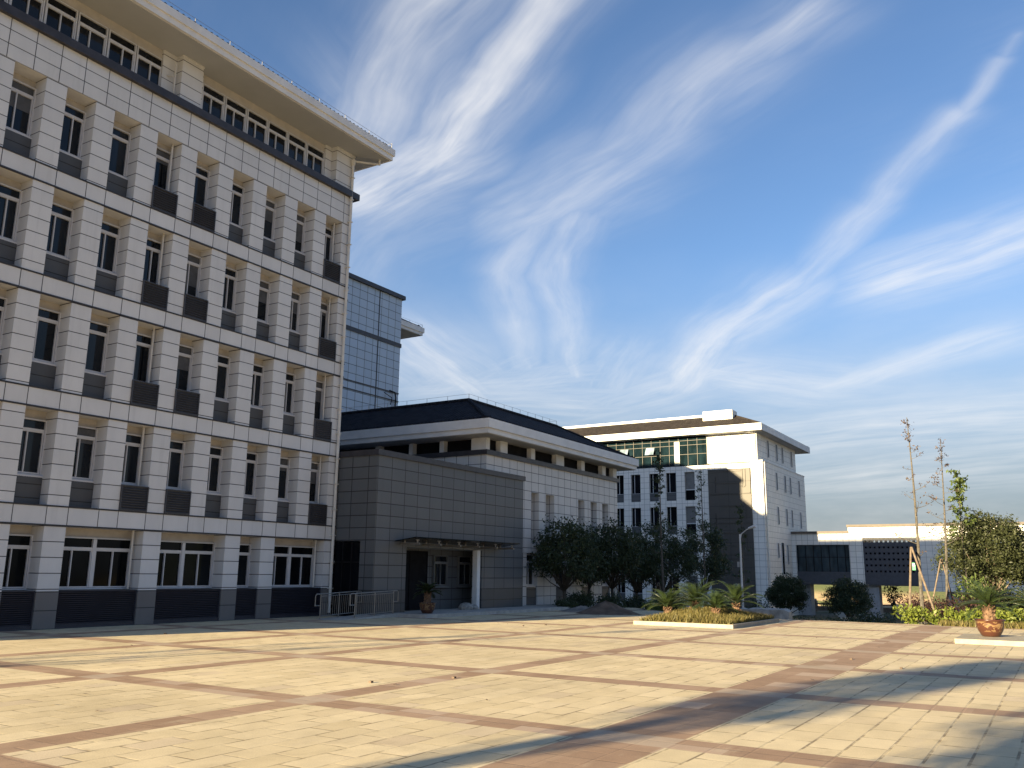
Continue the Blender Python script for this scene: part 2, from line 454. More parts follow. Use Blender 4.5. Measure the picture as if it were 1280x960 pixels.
def window_meshes(w, h, split=.30, units=1, tag_='', sashes=(.5,), sill=True):
    """a white sliding window facing -Y, lower left corner at the origin: frame, panes, sill meshes"""
    f = MB(); g = MB(); sl = MB()
    frame_ring(f, 0, w, 0, h, -.05, .05, .042)
    zt = h*(1-split); uw = w/units
    f.box(.05, w-.05, -.045, .045, zt, zt+.07)
    for u in range(units):
        a = u*uw
        if u: f.box(a-.06, a+.06, -.055, .045, .05, h-.05)
        l = a+(.05 if u == 0 else .06); r = a+uw-(.05 if u == units-1 else .06)
        s = sashes[u % len(sashes)]
        m = l + (r-l)*s
        f.box(m-.018, m+.018, -.04, .02, .09, zt-.035)
        f.box(l, r, -.035, .02, .05, .09); f.box(l, r, -.035, .02, zt-.035, zt)
        f.box(r-.035, r, -.03, .02, .09, zt-.035); f.box(l, l+.03, -.03, .02, .09, zt-.035)
    g.box(.03, w-.03, .022, .034, .03, h-.03)
    sl.box(-.01, w+.01, -.16, .05, -.055, -.003)
    out = []
    for mb, nm, mt in ((f,'window',M['frame']),(g,'pane',M['glass']),(sl,'sill',M['frame'])):
        me = bpy.data.meshes.new(nm); me.from_pydata(mb.v, [], mb.f); me.materials.append(mt); out.append(me)
    return out
def place_window(meshes, loc, parent, sill=True):
    o = put('window', meshes[0], Vector(loc)-world_loc(parent), parent)
    put('pane', meshes[1], (0,0,0), o)
    if sill: put('sill', meshes[2], (0,0,0), o)
    return o

def eaves(root, x0, x1, y0, y1, z, lip, fas, step, inset, rise, tile, matf, tiles_front=True, top=True, edge_wire=True):
    e = MB()
    e.box(x0, x1, y0, y1, z, z+lip)
    e.box(x0-step, x1+step, y0-step, y1+step, z+lip, z+fas)
    e.build('eaves', matf, root)
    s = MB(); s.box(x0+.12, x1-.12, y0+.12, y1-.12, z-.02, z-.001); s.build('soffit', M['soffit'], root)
    r = MB(); a = .16
    A = [(x0+a,y0+a,z+fas+.01),(x1-a,y0+a,z+fas+.01),(x1-a,y1-a,z+fas+.01),(x0+a,y1-a,z+fas+.01)]
    i = inset
    B = [(x0+i,y0+i,z+fas+rise),(x1-i,y0+i,z+fas+rise),(x1-i,y1-i,z+fas+rise),(x0+i,y1-i,z+fas+rise)]
    n = len(r.v); r.v += A+B
    for k in range(4):
        j = (k+1) % 4; r.f.append((n+k, n+j, n+4+j, n+4+k))
    r.f.append((n+4,n+5,n+6,n+7))
    r.build('roof', tile, root)
    # row of round tile ends along the front edge and hip / ridge rolls
    t = MB()
    if tiles_front:
        k = x0+a
        while k < x1-a:
            t.cyl((k, y0+a-.13, z+fas+.045), (k, y0+a+.25, z+fas+.16), .062, n=8); k += .24
        k = y0+a
        while k < min(y1-a, y0+40):
            t.cyl((x1-a+.13, k, z+fas+.045), (x1-a-.25, k, z+fas+.16), .062, n=6)
            t.cyl((x0+a-.13, k, z+fas+.045), (x0+a+.25, k, z+fas+.16), .062, n=6); k += .24
    for k in range(4):
        t.cyl(A[k], B[k], .11, n=8); t.cyl(B[k], B[(k+1)%4], .13, n=8)
    t.build('roof_edge_tiles', tile, root)
    # thin lightning wire on short posts
    l = MB(); zz = z+fas
    def run(p, q_, n_, up=.28):
        p = Vector(p); q_ = Vector(q_)
        for k in range(n_+1):
            c = p.lerp(q_, k/n_); l.cyl(c, c+Vector((0,0,up)), .012, n=5)
        l.cyl(p+Vector((0,0,up)), q_+Vector((0,0,up)), .007, n=5)
    if edge_wire:
        run((x0,y0+.1,zz), (x1,y0+.1,zz), max(2,int((x1-x0)/1.5)))
        run((x1-.1,y0,zz), (x1-.1,min(y1,y0+20),zz), 12)
    if top:
        run(B[0], B[1], max(2,int((x1-x0)/1.5)), .35); run(B[0], B[3], 12, .35); run(B[1], B[2], 12, .35)
    l.build('lightning_wire', M['wire'], root)
    return B

def slats(mb, x0, x1, z0, z1, y, pitch, depth=.05, frame=.035):
    frame_ring(mb, x0, x1, z0, z1, y-depth, y+.03, frame)
    mb.box(x0+frame, x1-frame, y+.012, y+.026, z0+frame, z1-frame)
    z = z0+frame+.01
    while z < z1-frame-.02:
        k = len(mb.v); xa, xb = x0+frame, x1-frame; t = pitch*.62
        mb.v += [(xa,y-depth+.008,z),(xb,y-depth+.008,z),(xb,y+.01,z+t),(xa,y+.01,z+t),(xa,y-depth+.008,z+.012),(xb,y-depth+.008,z+.012),(xb,y+.01,z+t+.012),(xa,y+.01,z+t+.012)]
        mb.f += [(k,k+1,k+2,k+3),(k+7,k+6,k+5,k+4),(k,k+4,k+5,k+1),(k+3,k+2,k+6,k+7)]
        z += pitch

# ---- the tall office building on the left
YF = 24.9; XL, XR = 1.55, 26.65
JS = list(range(-7, 8)); R = {j: R0+P*j for j in JS}; L = {j: R0+P*j+OW for j in JS}
TOPS = [2.91, 6.275, 9.64, 13.005, 16.37]
B_ = thing('office_building', 'tall white stone clad office building with rows of narrow windows, nearest, at left edge', 'building', (14.1, 24.9, 0))
wide = [(1,2),(3,4),(6,7),(-2,-1),(-4,-3),(-7,-6)]
inwide = {a: b for a, b in wide}
edges = [XL] + [v for j in JS for v in (R[j], L[j])] + [XR]
for k in range(0, len(edges), 2):
    a, b = edges[k], edges[k+1]
    jr = None if k == 0 else JS[k//2-1]
    lowest = 3.0 if (jr in inwide) else 1.06
    MB().box(a, b, YF, YF+.66, lowest, 16.372).build('pier', M['pier'], B_)
for k in range(0, len(edges), 2):
    jr = None if k == 0 else JS[k//2-1]
    if jr in inwide: continue
    MB().box(edges[k]-.004, edges[k+1]+.004, YF-.004, YF+.66, 0, 1.06).build('plinth', M['plinth'], B_)
m = MB(); m.box(XL, XR, YF-.002, YF+.66, 16.37, 17.66); m.build('upper_wall', M['top'], B_)
m = MB()
for z in TOPS[:4]: m.box(XL, XR, YF-.012, YF+.66, z+.004, z+.55)
m.build('floor_band', M['band'], B_)
m = MB()
for z in TOPS[:4]:
    m.box(XL-.02, XR+.02, YF-.035, YF+.03, z-.002, z+.045); m.box(XL-.02, XR+.02, YF-.035, YF+.655, z+.552, z+.595)
m.build('dark_trim', M['trim'], B_)
m = MB(); m.box(XL-.25, XR+.28, YF-.16, YF+.35, 17.64, 17.92); m.box(XL-.2, XR+.2, YF-.08, YF+.3, 17.92, 17.945); m.build('ledge', M['ledge'], B_)
m = MB(); m.box(XL+.01, XR-.01, YF+.655, 74, 0, 17.5); m.box(XL+.3, XR-.3, YF+.44, 74, 17.5, 19.68)
m.build('wall', M['side'], B_)
m = MB(); m.box(XL+.02, XR-.02, YF+.63, YF+.652, 1, 16.4); m.build('recess_wall', M['cream'], B_)
m = MB(); m.box(XL+.02, XR-.02, YF+.40, YF+.436, 19.26, 19.68); m.build('window_head', M['cream'], B_)
# clerestory pillars
for a, b in ((XL,XL+1.05),(9.60,10.50),(17.60,18.48),(25.55,XR)):
    MB().box(a, b, YF, YF+.45, 17.93, 19.60).box(a-.03, b+.03, YF-.03, YF+.45, 19.60, 19.66).build('pillar', M['pier'], B_)
for a, b in ((XL+1.05,2.75),(9.1,9.62),(10.48,10.66),(17.02,17.62),(18.46,18.74),(25.16,25.57)):
    MB().box(a, b, YF+.30, YF+.43, 17.93, 19.66).build('pillar_side_wall', M['pier'], B_)
eaves(B_, XL-1.18, XR+1.18, YF-1.18, 75.2, 19.68, .22, .52, .07, 6.4, 3.4, M['tiledark'], M['fascia'], top=False)
# windows, grey infills, louvres
var = [window_meshes(OW, 1.66, .215, 1, sashes=(s,)) for s in (.50,.36,.62,.30,.44)]
louv = MB(); slats(louv, 0, OW, 0, .80, 0, .078)
lme = bpy.data.meshes.new('louvre_panel'); lme.from_pydata(louv.v, [], louv.f); lme.materials.append(M['louvre'])
inf = MB(); inf.box(0, OW, 0, .10, 0, .80)
ime = bpy.data.meshes.new('infill_panel'); ime.from_pydata(inf.v, [], inf.f); ime.materials.append(M['infill'])
base = Vector((14.1, 24.9, 0))
bm_ = []
for hh in (.45, .8, 1.1):
    b_ = MB(); b_.box(.06, OW-.06, .012, .020, 1.60-hh, 1.60); me_ = bpy.data.meshes.new('blind'); me_.from_pydata(b_.v, [], b_.f); bm_.append(me_)
M['blind'] = plain('window_blind', (.085,.088,.095), .7, .2)
for me_ in bm_: me_.materials.append(M['blind'])
for r in range(4):
    zb = TOPS[r]+.595
    for j in JS:
        v = rnd.choice(var)
        o_ = place_window(v, (R[j], YF+.56, zb+.85), B_)
        if rnd.random() < .3: put('blind', rnd.choice(bm_), (0,0,0), o_)
        if j in (2,3,7,-2,-3,-7): put('louvre_panel', lme, Vector((R[j], YF-.005, zb))-base, B_)
        else: put('infill_panel', ime, Vector((R[j], YF+.40, zb))-base, B_)
dn = window_meshes(OW, 1.56, .24, 1, sashes=(.42,)); dw = window_meshes(P+OW, 1.56, .24, 2, sashes=(.46,.5)); 
M['glassground'] = glass('ground_floor_glass', (.008,.010,.012), .06, .10)
for q_ in (dn, dw): q_[1].materials[0] = M['glassground']
gl = MB()
def ground_bay(a, b, ms):
    place_window(ms, (a, YF+.56, 1.09), B_, False)
    slats(gl, a+.006, b-.006, .10, 1.08, YF+.12, .058, .07, .03); gl.box(a+.006, b-.006, YF+.02, YF+.66, 0, .098)
    gl.box(a+.006, b-.006, YF+.16, YF+.64, 1.02, 1.075)
for a, b in wide: ground_bay(R[a], L[b], dw)
for j in (0, 5, -5): ground_bay(R[j], L[j], dn)
gl.build('base_louvre', M['baselouvre'], B_)
cw = [window_meshes(1.03, 1.42, .27, 1, sashes=(s,)) for s in (.5,.42,.55)]
for g0 in (2.78, 10.68, 18.76):
    for k in range(6): place_window(rnd.choice(cw), (g0+1.07*k, YF+.38, 17.86), B_, False)
for j in (2, 7, -2, -7):
    MB().cyl((L[j]-.14, YF+.34, 1.1), (L[j]-.14, YF+.34, 16.35), .035, n=8).build('recess_pipe', M['pipe'], B_)
m = MB(); m.cyl((26.47, YF-.10, .12), (26.47, YF-.10, 19.30), .062, n=10)
m.cyl((26.47, YF-.10, 19.16), (26.47, YF-.10, 19.38), .10, .12, n=10)
m.cyl((26.47, YF-.12, 19.34), (27.45, YF-.75, 19.44), .045, n=8); m.cyl((27.45, YF-.75, 19.42), (27.45, YF-.75, 19.68), .05, n=8)
for z in range(1, 19): m.box(26.39, 26.55, YF-.18, YF, z*1.03, z*1.03+.035)
m.build('drainpipe', M['pipe'], B_)
m = MB(); m.cyl((17.42, YF+.12, 18.1), (17.42, YF+.12, 19.3), .03, n=8); m.cyl((17.42, YF+.12, 18.75), (17.2, YF+.30, 18.75), .025, n=6); m.build('upper_pipe', M['pipe'], B_)

# ---- grey entrance block
E_ = thing('entrance_block', 'low dark grey panelled entrance block with glass canopy, joined to the tall building', 'building', (32.3, 22.8, 0))
yE = 22.8; xa, xb = 26.66, 37.9
m = MB()
def grey_wall(m, zlo, zhi, dx=0.):
    m.box(xa, 28.68, yE-dx, yE+.3, zlo, zhi) ; m.box(34.25, xb, yE-dx, yE+.3, zlo, zhi)
grey_wall(m, 1.0, 2.72)
m.box(xa, xb, yE, yE+.3, 2.72, 6.27)
m.box(xb-.3, xb, yE+.3, 34, 0, 6.27); m.box(xa, xb, 33.9, 34.0, 0, 6.27)
m.box(xa, xa+.3, yE+.3, yE+.72, 1.0, 2.9); m.box(xa, xa+.3, yE+.3, 24.86, 2.9, 6.27)
m.box(xa+.3, xb-.3, yE+.3, 33.9, 5.9, 6.1)
m.build('wall', M['grey'], E_)
MB().box(xa-.012, 28.68, yE-.012, yE+.3, 0, 1.0).box(xa-.012, xa+.3, yE+.3, yE+.72, 0, 1.0).build('dado', M['greydado'], E_)
MB().box(34.25, xb, yE-.012, yE+.3, 0, 1.0).build('dado', M['greydado'], E_)
m = MB(); m.box(xa-.07, xb+.09, yE-.08, yE+.4, 6.27, 6.50); m.box(xa-.07, xa+.35, yE+.4, 24.88, 6.27, 6.50); m.box(xb-.3, xb+.09, yE+.4, 34, 6.27, 6.50); m.build('parapet_cap', M['ledge'], E_)
m = MB(); m.box(28.68, 36.2, 24.0, 24.12, 0, 2.74); m.box(28.4, 28.68, yE+.3, 24.12, 0, 2.74); m.box(36.1, 36.3, yE+.3, 24.0, 0, 2.74); m.build('porch_wall', M['grey'], E_)
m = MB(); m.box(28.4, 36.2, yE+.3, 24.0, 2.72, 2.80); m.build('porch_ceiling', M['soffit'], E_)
m = MB(); m.box(33.84, 34.09, yE-.02, yE+.23, .13, 2.72); m.build('porch_column', M['fascia'], E_)
d = MB(); d.box(29.1, 31.60, 23.93, 23.99, .13, 2.62); do = d.build('door', M['black'], E_)
d = MB(); frame_ring(d, 29.1, 31.6, .13, 2.62, 23.90, 23.95, .05); d.box(30.33,30.38,23.9,23.95,.18,2.57); d.box(29.15,31.55,23.9,23.95,2.1,2.14); d.build('door_frame', M['black'], do)
pw = window_meshes(1.05, 1.36, .25, 1, sashes=(.5,))
for q_ in (pw[0], pw[2]): q_.materials[0] = M['greyframe']
for x in (32.06, 33.98): place_window(pw, (x, 23.94, 1.10), E_)
d = MB(); d.box(xa+.06, xa+.12, yE+.73, 24.88, .0, 2.88); so = d.build('side_door', M['darkglass'], E_)
d = MB(); d.box(xa+.02, xa+.06, 23.95, 24.0, 0, 2.88); d.box(xa+.02, xa+.06, 24.42, 24.46, 0, 2.88); d.box(xa+.02, xa+.058, yE+.73, 24.88, 2.05, 2.1); d.build('side_door_frame', M['black'], so)
m = MB()
mglass = M['glassteal']
k = len(m.v); m.v += [(27.9,21.75,3.06),(35.9,21.75,3.06),(35.9,22.78,2.92),(27.9,22.78,2.92),(27.9,21.75,3.09),(35.9,21.75,3.09),(35.9,22.78,2.95),(27.9,22.78,2.95)]
m.f += [(k,k+3,k+2,k+1),(k+4,k+5,k+6,k+7),(k,k+1,k+5,k+4),(k+1,k+2,k+6,k+5),(k+2,k+3,k+7,k+6),(k+3,k,k+4,k+7)]
cn = m.build('canopy', M['darkglass'], E_)
m = MB()
for k in range(6):
    x = 28.3+1.44*k
    MB().box(x-.03, x+.03, 21.85, 22.79, 2.80, 2.87).cyl((x,21.95,3.0),(x,21.95,2.84),.03).cyl((x,22.6,2.95),(x,22.6,2.84),.03).cyl((x-.12,21.95,2.98),(x+.12,21.95,2.98),.018).build('canopy_bracket', M['steel'], cn)

# ---- hall with the dark roof in the middle
H_ = thing('hall_building', 'two storey pale hall with dark tiled hip roof and deep white eaves, in the middle', 'building', (42.6, 23.3, 0))
yH = 23.3; x0, x1 = 35.2, 50.1
op = [(39.55,40.34),(41.09,42.02),(44.81,45.62),(46.41,47.22),(47.95,48.80)]
m = MB()
m.box(x0, x1, yH, yH+.6, 5.87, 7.34)
ed = [x0]+[v for o in op for v in o]+[x1]
for k in range(0, len(ed), 2): m.box(ed[k], ed[k+1], yH, yH+.6, 3.24, 5.87)
m.box(x0, x1, yH-.004, yH+.62, 2.74, 3.24)
gw_ = [(39.2,40.3),(42.3,43.6),(45.3,46.5),(47.9,49.0)]
ed2 = [x0]+[v for o in gw_ for v in o]+[x1]
for k in range(0, len(ed2), 2): m.box(ed2[k], ed2[k+1], yH+.05, yH+.6, 0, 2.74)
m.box(x0, x0+.3, yH+.6, 46, 0, 7.34); m.box(x1-.3, x1, yH+.6, 46, 0, 7.34); m.box(x0, x1, 45.7, 46, 0, 7.34)
m.build('wall', M['midwall'], H_)
for a, b in op: MB().box(a-.02, b+.02, yH+.56, yH+.60, 3.26, 5.86).build('recess_wall', M['midwall'], H_)
hw = window_meshes(.62, 1.0, .3, 1, sashes=(.5,))
for a, b in op: place_window(hw, (a+.08, yH+.5, 3.30), H_)
for a, b in gw_:
    MB().box(a, b, yH+.12, yH+.2, 0, 1.0).build('infill_panel', M['infill'], H_)
    place_window(window_meshes(b-a, 1.6, .25, 1, sashes=(.5,)), (a, yH+.3, 1.08), H_)
m = MB(); m.box(x0-.12, x1+.12, yH-.12, yH+.5, 7.34, 7.57); m.box(x0-.12, x0+.5, yH+.5, 46.1, 7.34, 7.57); m.box(x1-.5, x1+.12, yH+.5, 46.1, 7.34, 7.57); m.build('ledge', M['ledge'], H_)
for a, b in ((36.52,37.18),(39.54,39.94),(42.27,43.17),(45.30,45.71),(48.06,48.53),(x1-.5,x1)): MB().box(a, b, yH+.02, yH+.34, 7.57, 8.2).build('pillar', M['fascia'], H_)
MB().box(x0+.02, x0+.34, yH+.02, 24.2, 7.57, 8.2).build('pillar', M['fascia'], H_)
for a, b in ((26.13,25.86),(28.08,27.82),(30.32,29.99),(36.0,36.4),(40.0,40.4)): MB().box(x0+.02, x0+.34, min(a,b), max(a,b), 7.57, 8.2).build('pillar', M['fascia'], H_)
m = MB(); m.box(x0+.32, x1-.3, yH+.30, yH+.38, 7.57, 8.2); m.box(x0+.32, x0+.38, yH+.38, 46, 7.57, 8.2); m.box(x1-.38, x1-.3, yH+.38, 46, 7.57, 8.2); m.build('louvre_band', M['black'], H_)
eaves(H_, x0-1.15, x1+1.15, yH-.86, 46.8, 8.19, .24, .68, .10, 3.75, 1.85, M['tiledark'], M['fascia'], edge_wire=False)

# ---- second tall office building behind with its stair tower
T_ = thing('stair_tower', 'blue grey panelled stair tower rising behind the dark roofed hall', 'building', (46, 40.7, 0))
TX = 43.4
m = MB(); m.box(TX, 49.55, 40.7, 46.5, 0, 21.85); m.build('wall', M['tower'], T_)
m = MB(); m.box(TX-.2, 49.75, 40.5, 46.7, 21.85, 22.15); m.build('parapet_cap', M['ledge'], T_)
m = MB(); m.box(TX-.05, 49.6, 40.62, 46.52, 18.10, 18.40); m.box(TX-.03, 49.57, 40.66, 46.51, 14.55, 14.63); m.box(TX-.03, 49.57, 40.66, 46.51, 13.95, 14.03); m.box(46.95,47.03,40.67,40.71,13,21.85); m.build('dark_band', M['ledge'], T_)
m = MB(); m.tube([(49.1,40.62,13.2),(49.1,40.55,14.2),(48.9,40.5,14.55),(48.3,40.5,14.6)], .05); m.tube([(48.6,40.62,13.6),(48.6,40.5,14.1),(47.7,40.5,14.35)], .03); m.build('roof_pipe', M['black'], T_)
O_ = thing('office_building', 'white office building mostly hidden behind the stair tower, only its eave corner showing', 'building', (40, 43.2, 0))
XO = 51.4; yO = 42.9
m = MB(); m.box(30.4, XO, yO, 90, 0, 19.95); m.build('wall', M['side'], O_)
m = MB(); m.box(30.2, XO+.28, yO-.2, yO+.35, 15.6, 15.85); m.box(30.2, XO+.28, yO-.2, yO+.35, 18.15, 18.45); m.build('ledge', M['ledge'], O_)
eaves(O_, 29.2, XO+1.6, yO-1.6, 91.2, 19.95, .22, .62, .09, 5.0, 2.6, M['tiledark'], M['fascia'], tiles_front=True, top=False)

# ---- sunlit building at the far end
F_ = thing('academic_building', 'far sunlit white building with brown tiled roof and large dark carved stone panel', 'building', (90, 26, -1.5))
XF = 90.0
wins = [(41.05,42.0),(39.02,40.15),(36.87,37.95),(34.87,36.0),(32.75,33.87)]
more = [(44.0,45.1),(46.1,47.2),(48.2,49.3),(50.3,51.4),(52.4,53.5)]
allw = sorted(wins+more)
rows = [(9.53,12.56),(5.93,8.88),(2.30,5.25),(-1.2,1.6)]
m = MB()
ye = [31.25]+[v for a in allw for v in a]+[60]
for k in range(0, len(ye), 2): m.box(XF, XF+.5, ye[k], ye[k+1], -2.6, 13.2)
zb = [13.2]+[v for r in rows for v in (r[1], r[0])]+[-2.6]
for k in range(0, len(zb), 2): m.box(XF+.004, XF+.5, 31.3, 60, zb[k+1], zb[k])
m.box(XF+.5, 107.4, 26.0, 60, -2.6, 13.2)
m.box(XF, XF+.5, 25.42, 26.65, -2.6, 13.35)              # corner pilaster
m.box(XF+.5, 107.4, 25.42, 26.0, -2.6, 13.35)            # lower side wall
m.box(XF+.02, XF+.5, 26.65, 31.25, -2.6, 13.2)
m.box(XF+.01, XF+.5, 26.08, 31.28, 13.35, 16.45); m.box(XF+.5, 106.35, 26.08, 60, 13.2, 16.45)
m.build('wall', M['far'], F_)
m = MB(); m.box(XF-.14, XF+.02, 26.68, 31.22, -2.6, 12.66); rp = m.build('carved_panel', M['relief'], F_)
m = MB()
def bar(y0, y1, z0, z1): m.box(XF-.21, XF-.139, min(y0,y1), max(y0,y1), min(z0,z1), max(z0,z1))
bar(31.1,27.6,12.38,12.50); bar(27.62,27.50,10.75,12.62); bar(27.32,27.2,10.8,12.62); bar(27.3,27.62,10.70,10.82)
bar(30.5,27.8,11.14,11.24); bar(30.55,30.42,10.2,11.9); bar(31.2,26.7,10.0,10.12); bar(26.85,26.7,10.1,12.65)
for z in (8.72, 7.50, 6.0, 4.7, 3.4, 2.0, .6): bar(30.6 if z in (7.5,4.7,2.0) else 30.0, 27.4, z, z+.1)
bar(27.42,27.3,7.5,8.95); bar(30.6,30.48,6.0,8.1); bar(27.42,27.3,4.2,6.1); bar(31.2,26.7,7.0,7.06); bar(31.2,26.7,3.9,3.96); bar(30.6,30.48,2.0,4.0)
m.build('relief_line', M['relief'], rp)
# curtain wall strip on the top floor
m = MB(); m.box(XF+.05, XF+.12, 31.28, 60, 13.22, 16.42); cg = m.build('curtain_wall', M['glassteal'], F_)
m = MB(); y = 31.28
while y < 60: m.box(XF-.03, XF+.05, y-.025, y+.025, 13.2, 16.4); y += 1.06
for z in (14.45, 15.45, 15.95): m.box(XF-.025, XF+.049, 31.28, 60, z, z+.05)
m.build('mullion', plain('bronze_mullion', (.034,.031,.026), .5), cg)
m = MB(); m.box(XF-.035, XF+.02, 34.35, 34.95, 13.3, 15.9); m.build('lit_glass_panel', plain('pale_panel', (.13,.16,.14), .3), cg)
for ya in (41.4, 38.25):
    m = MB(); k = len(m.v)
    m.v += [(XF-.03, ya, 15.42),(XF-.03, ya-1.0, 15.42),(XF-.45, ya-1.0, 14.62),(XF-.45, ya, 14.62),(XF, ya, 15.44),(XF, ya-1.0, 15.44),(XF-.42, ya-1.0, 14.6),(XF-.42, ya, 14.6)]
    m.f += [(0,1,2,3),(7,6,5,4),(0,3,7,4),(1,5,6,2),(2,6,7,3)]
    m.build('open_sash', glass('sash_glass', (.16,.21,.26), .05, 1.), cg)
wm = None
for ri, (z0, z1) in enumerate(rows):
    for wi, (a, b) in enumerate(allw):
        wdt = b-a
        if wi == 0 or abs(a-32.75) < .1:
            m = MB(); m.box(XF+.28, XF+.34, a, b, z0, z1); o = m.build('window', M['darkglass'], F_)
            m = MB(); m.box(XF+.2, XF+.28, a, b, z0+1.10, z0+1.2); m.box(XF+.24, XF+.28, a, a+.06, z0, z1); m.build('frame', M['frame'], o)
            m = MB(); m.box(XF+.22, XF+.279, a+.06, b, z0+1.2, z1); m.build('blind', plain('grey_blind', (.16,.16,.16), .7), o)
        else:
            m = MB(); m.box(XF+.30, XF+.34, a, b, z0+.92, z1); o = m.build('window', M['darkglass'], F_)
            m = MB(); m.box(XF+.25, XF+.30, b-.36, b-.30, z0+.92, z1); m.box(XF+.22, XF+.34, a, b, z0+.88, z0+.94); m.build('frame', M['frame'], o)
            m = MB(); m.box(XF+.10, XF+.20, a, b, z0, z0+.9); m.build('infill_panel', M['infill'], F_)
def side_window(x, z0, z1, y, w=.42):
    m = MB(); m.box(x, x+w, y-.03, y+.03, z0, z1); o = m.build('window', M['darkglass'], F_)
    m = MB(); m.box(x-.05, x, y-.07, y+.04, z0, z1); m.box(x+w, x+w+.05, y-.07, y+.04, z0, z1); m.box(x-.05, x+w+.05, y-.07, y+.04, z0-.06, z0); m.build('frame', M['frame'], o)
for x in (94.4, 97.8, 100.2, 104.1): side_window(x, 14.25, 16.05, 26.05)
k = 25.42/26.08
for x in (97.3*k, 100.8*k, 103.1*k, 107.4*k-.35):
    side_window(x, 10.75, 12.6, 25.40); side_window(x, 7.1, 8.95, 25.40)
for x, z0, z1, w_ in ((94.1,3.6,5.1,.42),(95.6,1.9,5.2,.9),(97.8,3.0,5.0,.42)): side_window(x, z0, z1, 25.40, w_)
m = MB(); m.cyl((XF-.08,25.9,13.4),(XF-.08,25.9,16.3),.06); m.cyl((XF+.35,25.32,-2),(XF+.35,25.32,13.3),.07); m.cyl((XF-.08,25.9,16.2),(XF-.7,27.0,16.38),.05); m.build('drainpipe', M['pipe'], F_)
m = MB(); m.box(XF-.03,XF+.55,25.36,26.7,13.35,13.43); m.box(XF+.5,107.45,25.36,26.1,13.35,13.43); m.build('wall_cap', M['fascia'], F_)
eaves(F_, XF-1.05, 109.6, 25.05, 61, 16.42, .0, .72, .0, 4.6, 1.95, M['tilebrown'], M['fascia'], tiles_front=False, top=False, edge_wire=False)
m = MB(); m.box(91.7, 93.4, 28.9, 32.2, 17.6, 19.30); m.build('roof_box', M['far'], F_)
m = MB(); m.box(93.3, 93.6, 32.2, 57, 18.8, 19.25); m.build('ridge_wall', M['fascia'], F_)

# ---- low link building with the open passage (the gate)
G_ = thing('gate_building', 'low white gate building on pillars with glazed bridge and perforated dark panel', 'building', (100, 14, -2.4))
XG = 100.
m = MB()
m.box(XG, XG+6, 19.4, 25.42, 5.10, 6.30)                       # left parapet
m.box(XG, XG+.6, 25.45-.0, 25.40+.0, 2, 5) if False else None
m.box(XG, XG+6, 18.0, 19.4, -2.6+3.5, 6.96)                     # column top, left bay
m.box(XG, XG+6, -16, 18.0, 5.80, 6.96)
m.box(XG, XG+6, 8.7, 12.55, .38, 5.80)                          # white panel
m.box(XG, XG+.5, 25.0, 25.42, 1.0, 5.10)
m.box(XG+.3, XG+6, 1.5, 5.0, -2.6, 5.8); m.box(XG+.3, XG+6, -16, -6, -2.6, 5.8)
m.build('wall', M['far'], G_)
m = MB(); m.box(XG-.15, XG+6.1, 19.36, 25.42, 6.30, 6.55); m.box(XG-.2, XG+6.1, -16, 19.5, 6.96, 7.20); m.build('parapet_cap', plain('brown_cap', (.11,.09,.075), .6), G_)
m = MB(); m.box(XG+.35, XG+.45, 19.3, 25.1, 2.2, 5.12); bg = m.build('bridge_glazing', M['glassgate'], G_)
m = MB(); y = 19.9
while y < 25: m.box(XG+.27, XG+.35, y-.03, y+.03, 2.2, 5.1); y += .83
m.box(XG+.29, XG+.349, 19.3, 25.05, 3.75, 3.81); m.build('mullion', M['black'], bg)
m = MB(); m.box(XG+.2, XG+5.5, 19.3, 25.05, .92, 2.2); m.box(XG+.16, XG+.2, 19.3, 25.05, 2.1, 2.24); m.build('bridge_spandrel', plain('slate_panel', (.065,.07,.085), .5), G_)
# perforated screen: a real grid of bars with openings
m = MB(); ya, yb, z0, z1 = 12.55, 18.0, 1.0, 5.80; nh = 12; nv = 6
zc = [5.42-.62*k for k in range(nv)]; yc = [ya+.25+(yb-ya-.5)*k/(nh-1) for k in range(nh)]
zz = [z1]+[v for c in zc for v in (c+.10, c-.10)]+[z0]
for k in range(0, len(zz), 2): m.box(XG+.15, XG+.35, ya, yb, zz[k+1], zz[k])
yy = [ya]+[v for c in yc for v in (c-.10, c+.10)]+[yb]
for c in zc:
    for k in range(0, len(yy), 2): m.box(XG+.16, XG+.34, yy[k], yy[k+1], c-.10, c+.10)
m.build('perforated_screen', plain('slate_screen', (.062,.065,.08), .5), G_)
m = MB(); m.box(XG+.9, XG+.95, ya, yb, 1.0, 5.2); m.build('screen_backing', M['darkglass'], G_)
m = MB(); m.box(XG+.2, XG+5.5, 17.9, 12.6, .92, 1.0); m.box(XG+.1, XG+5.5, 8.7, 25.0, .86, .93); m.build('passage_ceiling', M['infill'], G_)
gp = plain('grey_pillar', (.30,.31,.33), .6)
MB().box(XG+.6, XG+2.2, 16.8, 18.6, -2.6, .86).build('pillar', gp, G_); MB().box(XG+1.5, XG+3, 24.0, 25.42, -2.6, .86).build('pillar', gp, G_); MB().box(XG+.6, XG+2.2, 8.8, 10.4, -2.6, .86).build('pillar', gp, G_)
# balustrade behind the passage
bl = thing('balustrade', 'dark stone balustrade seen through the open gate passage', 'railing', (112, 22, -2.4))
m = MB()
m.box(112, 112.2, 17, 28, -1.55, -1.40); m.box(112.05, 112.15, 17, 28, -2.3, -1.75); m.build('rail', M['stone'], bl)
for y in (17.2, 19.4, 21.6, 23.8, 26.0): MB().box(111.9, 112.3, y-.18, y+.18, -2.4, -1.15).cyl((112.1,y,-1.15),(112.1,y,-.9),.16,.08).build('post', M['stone'], bl)

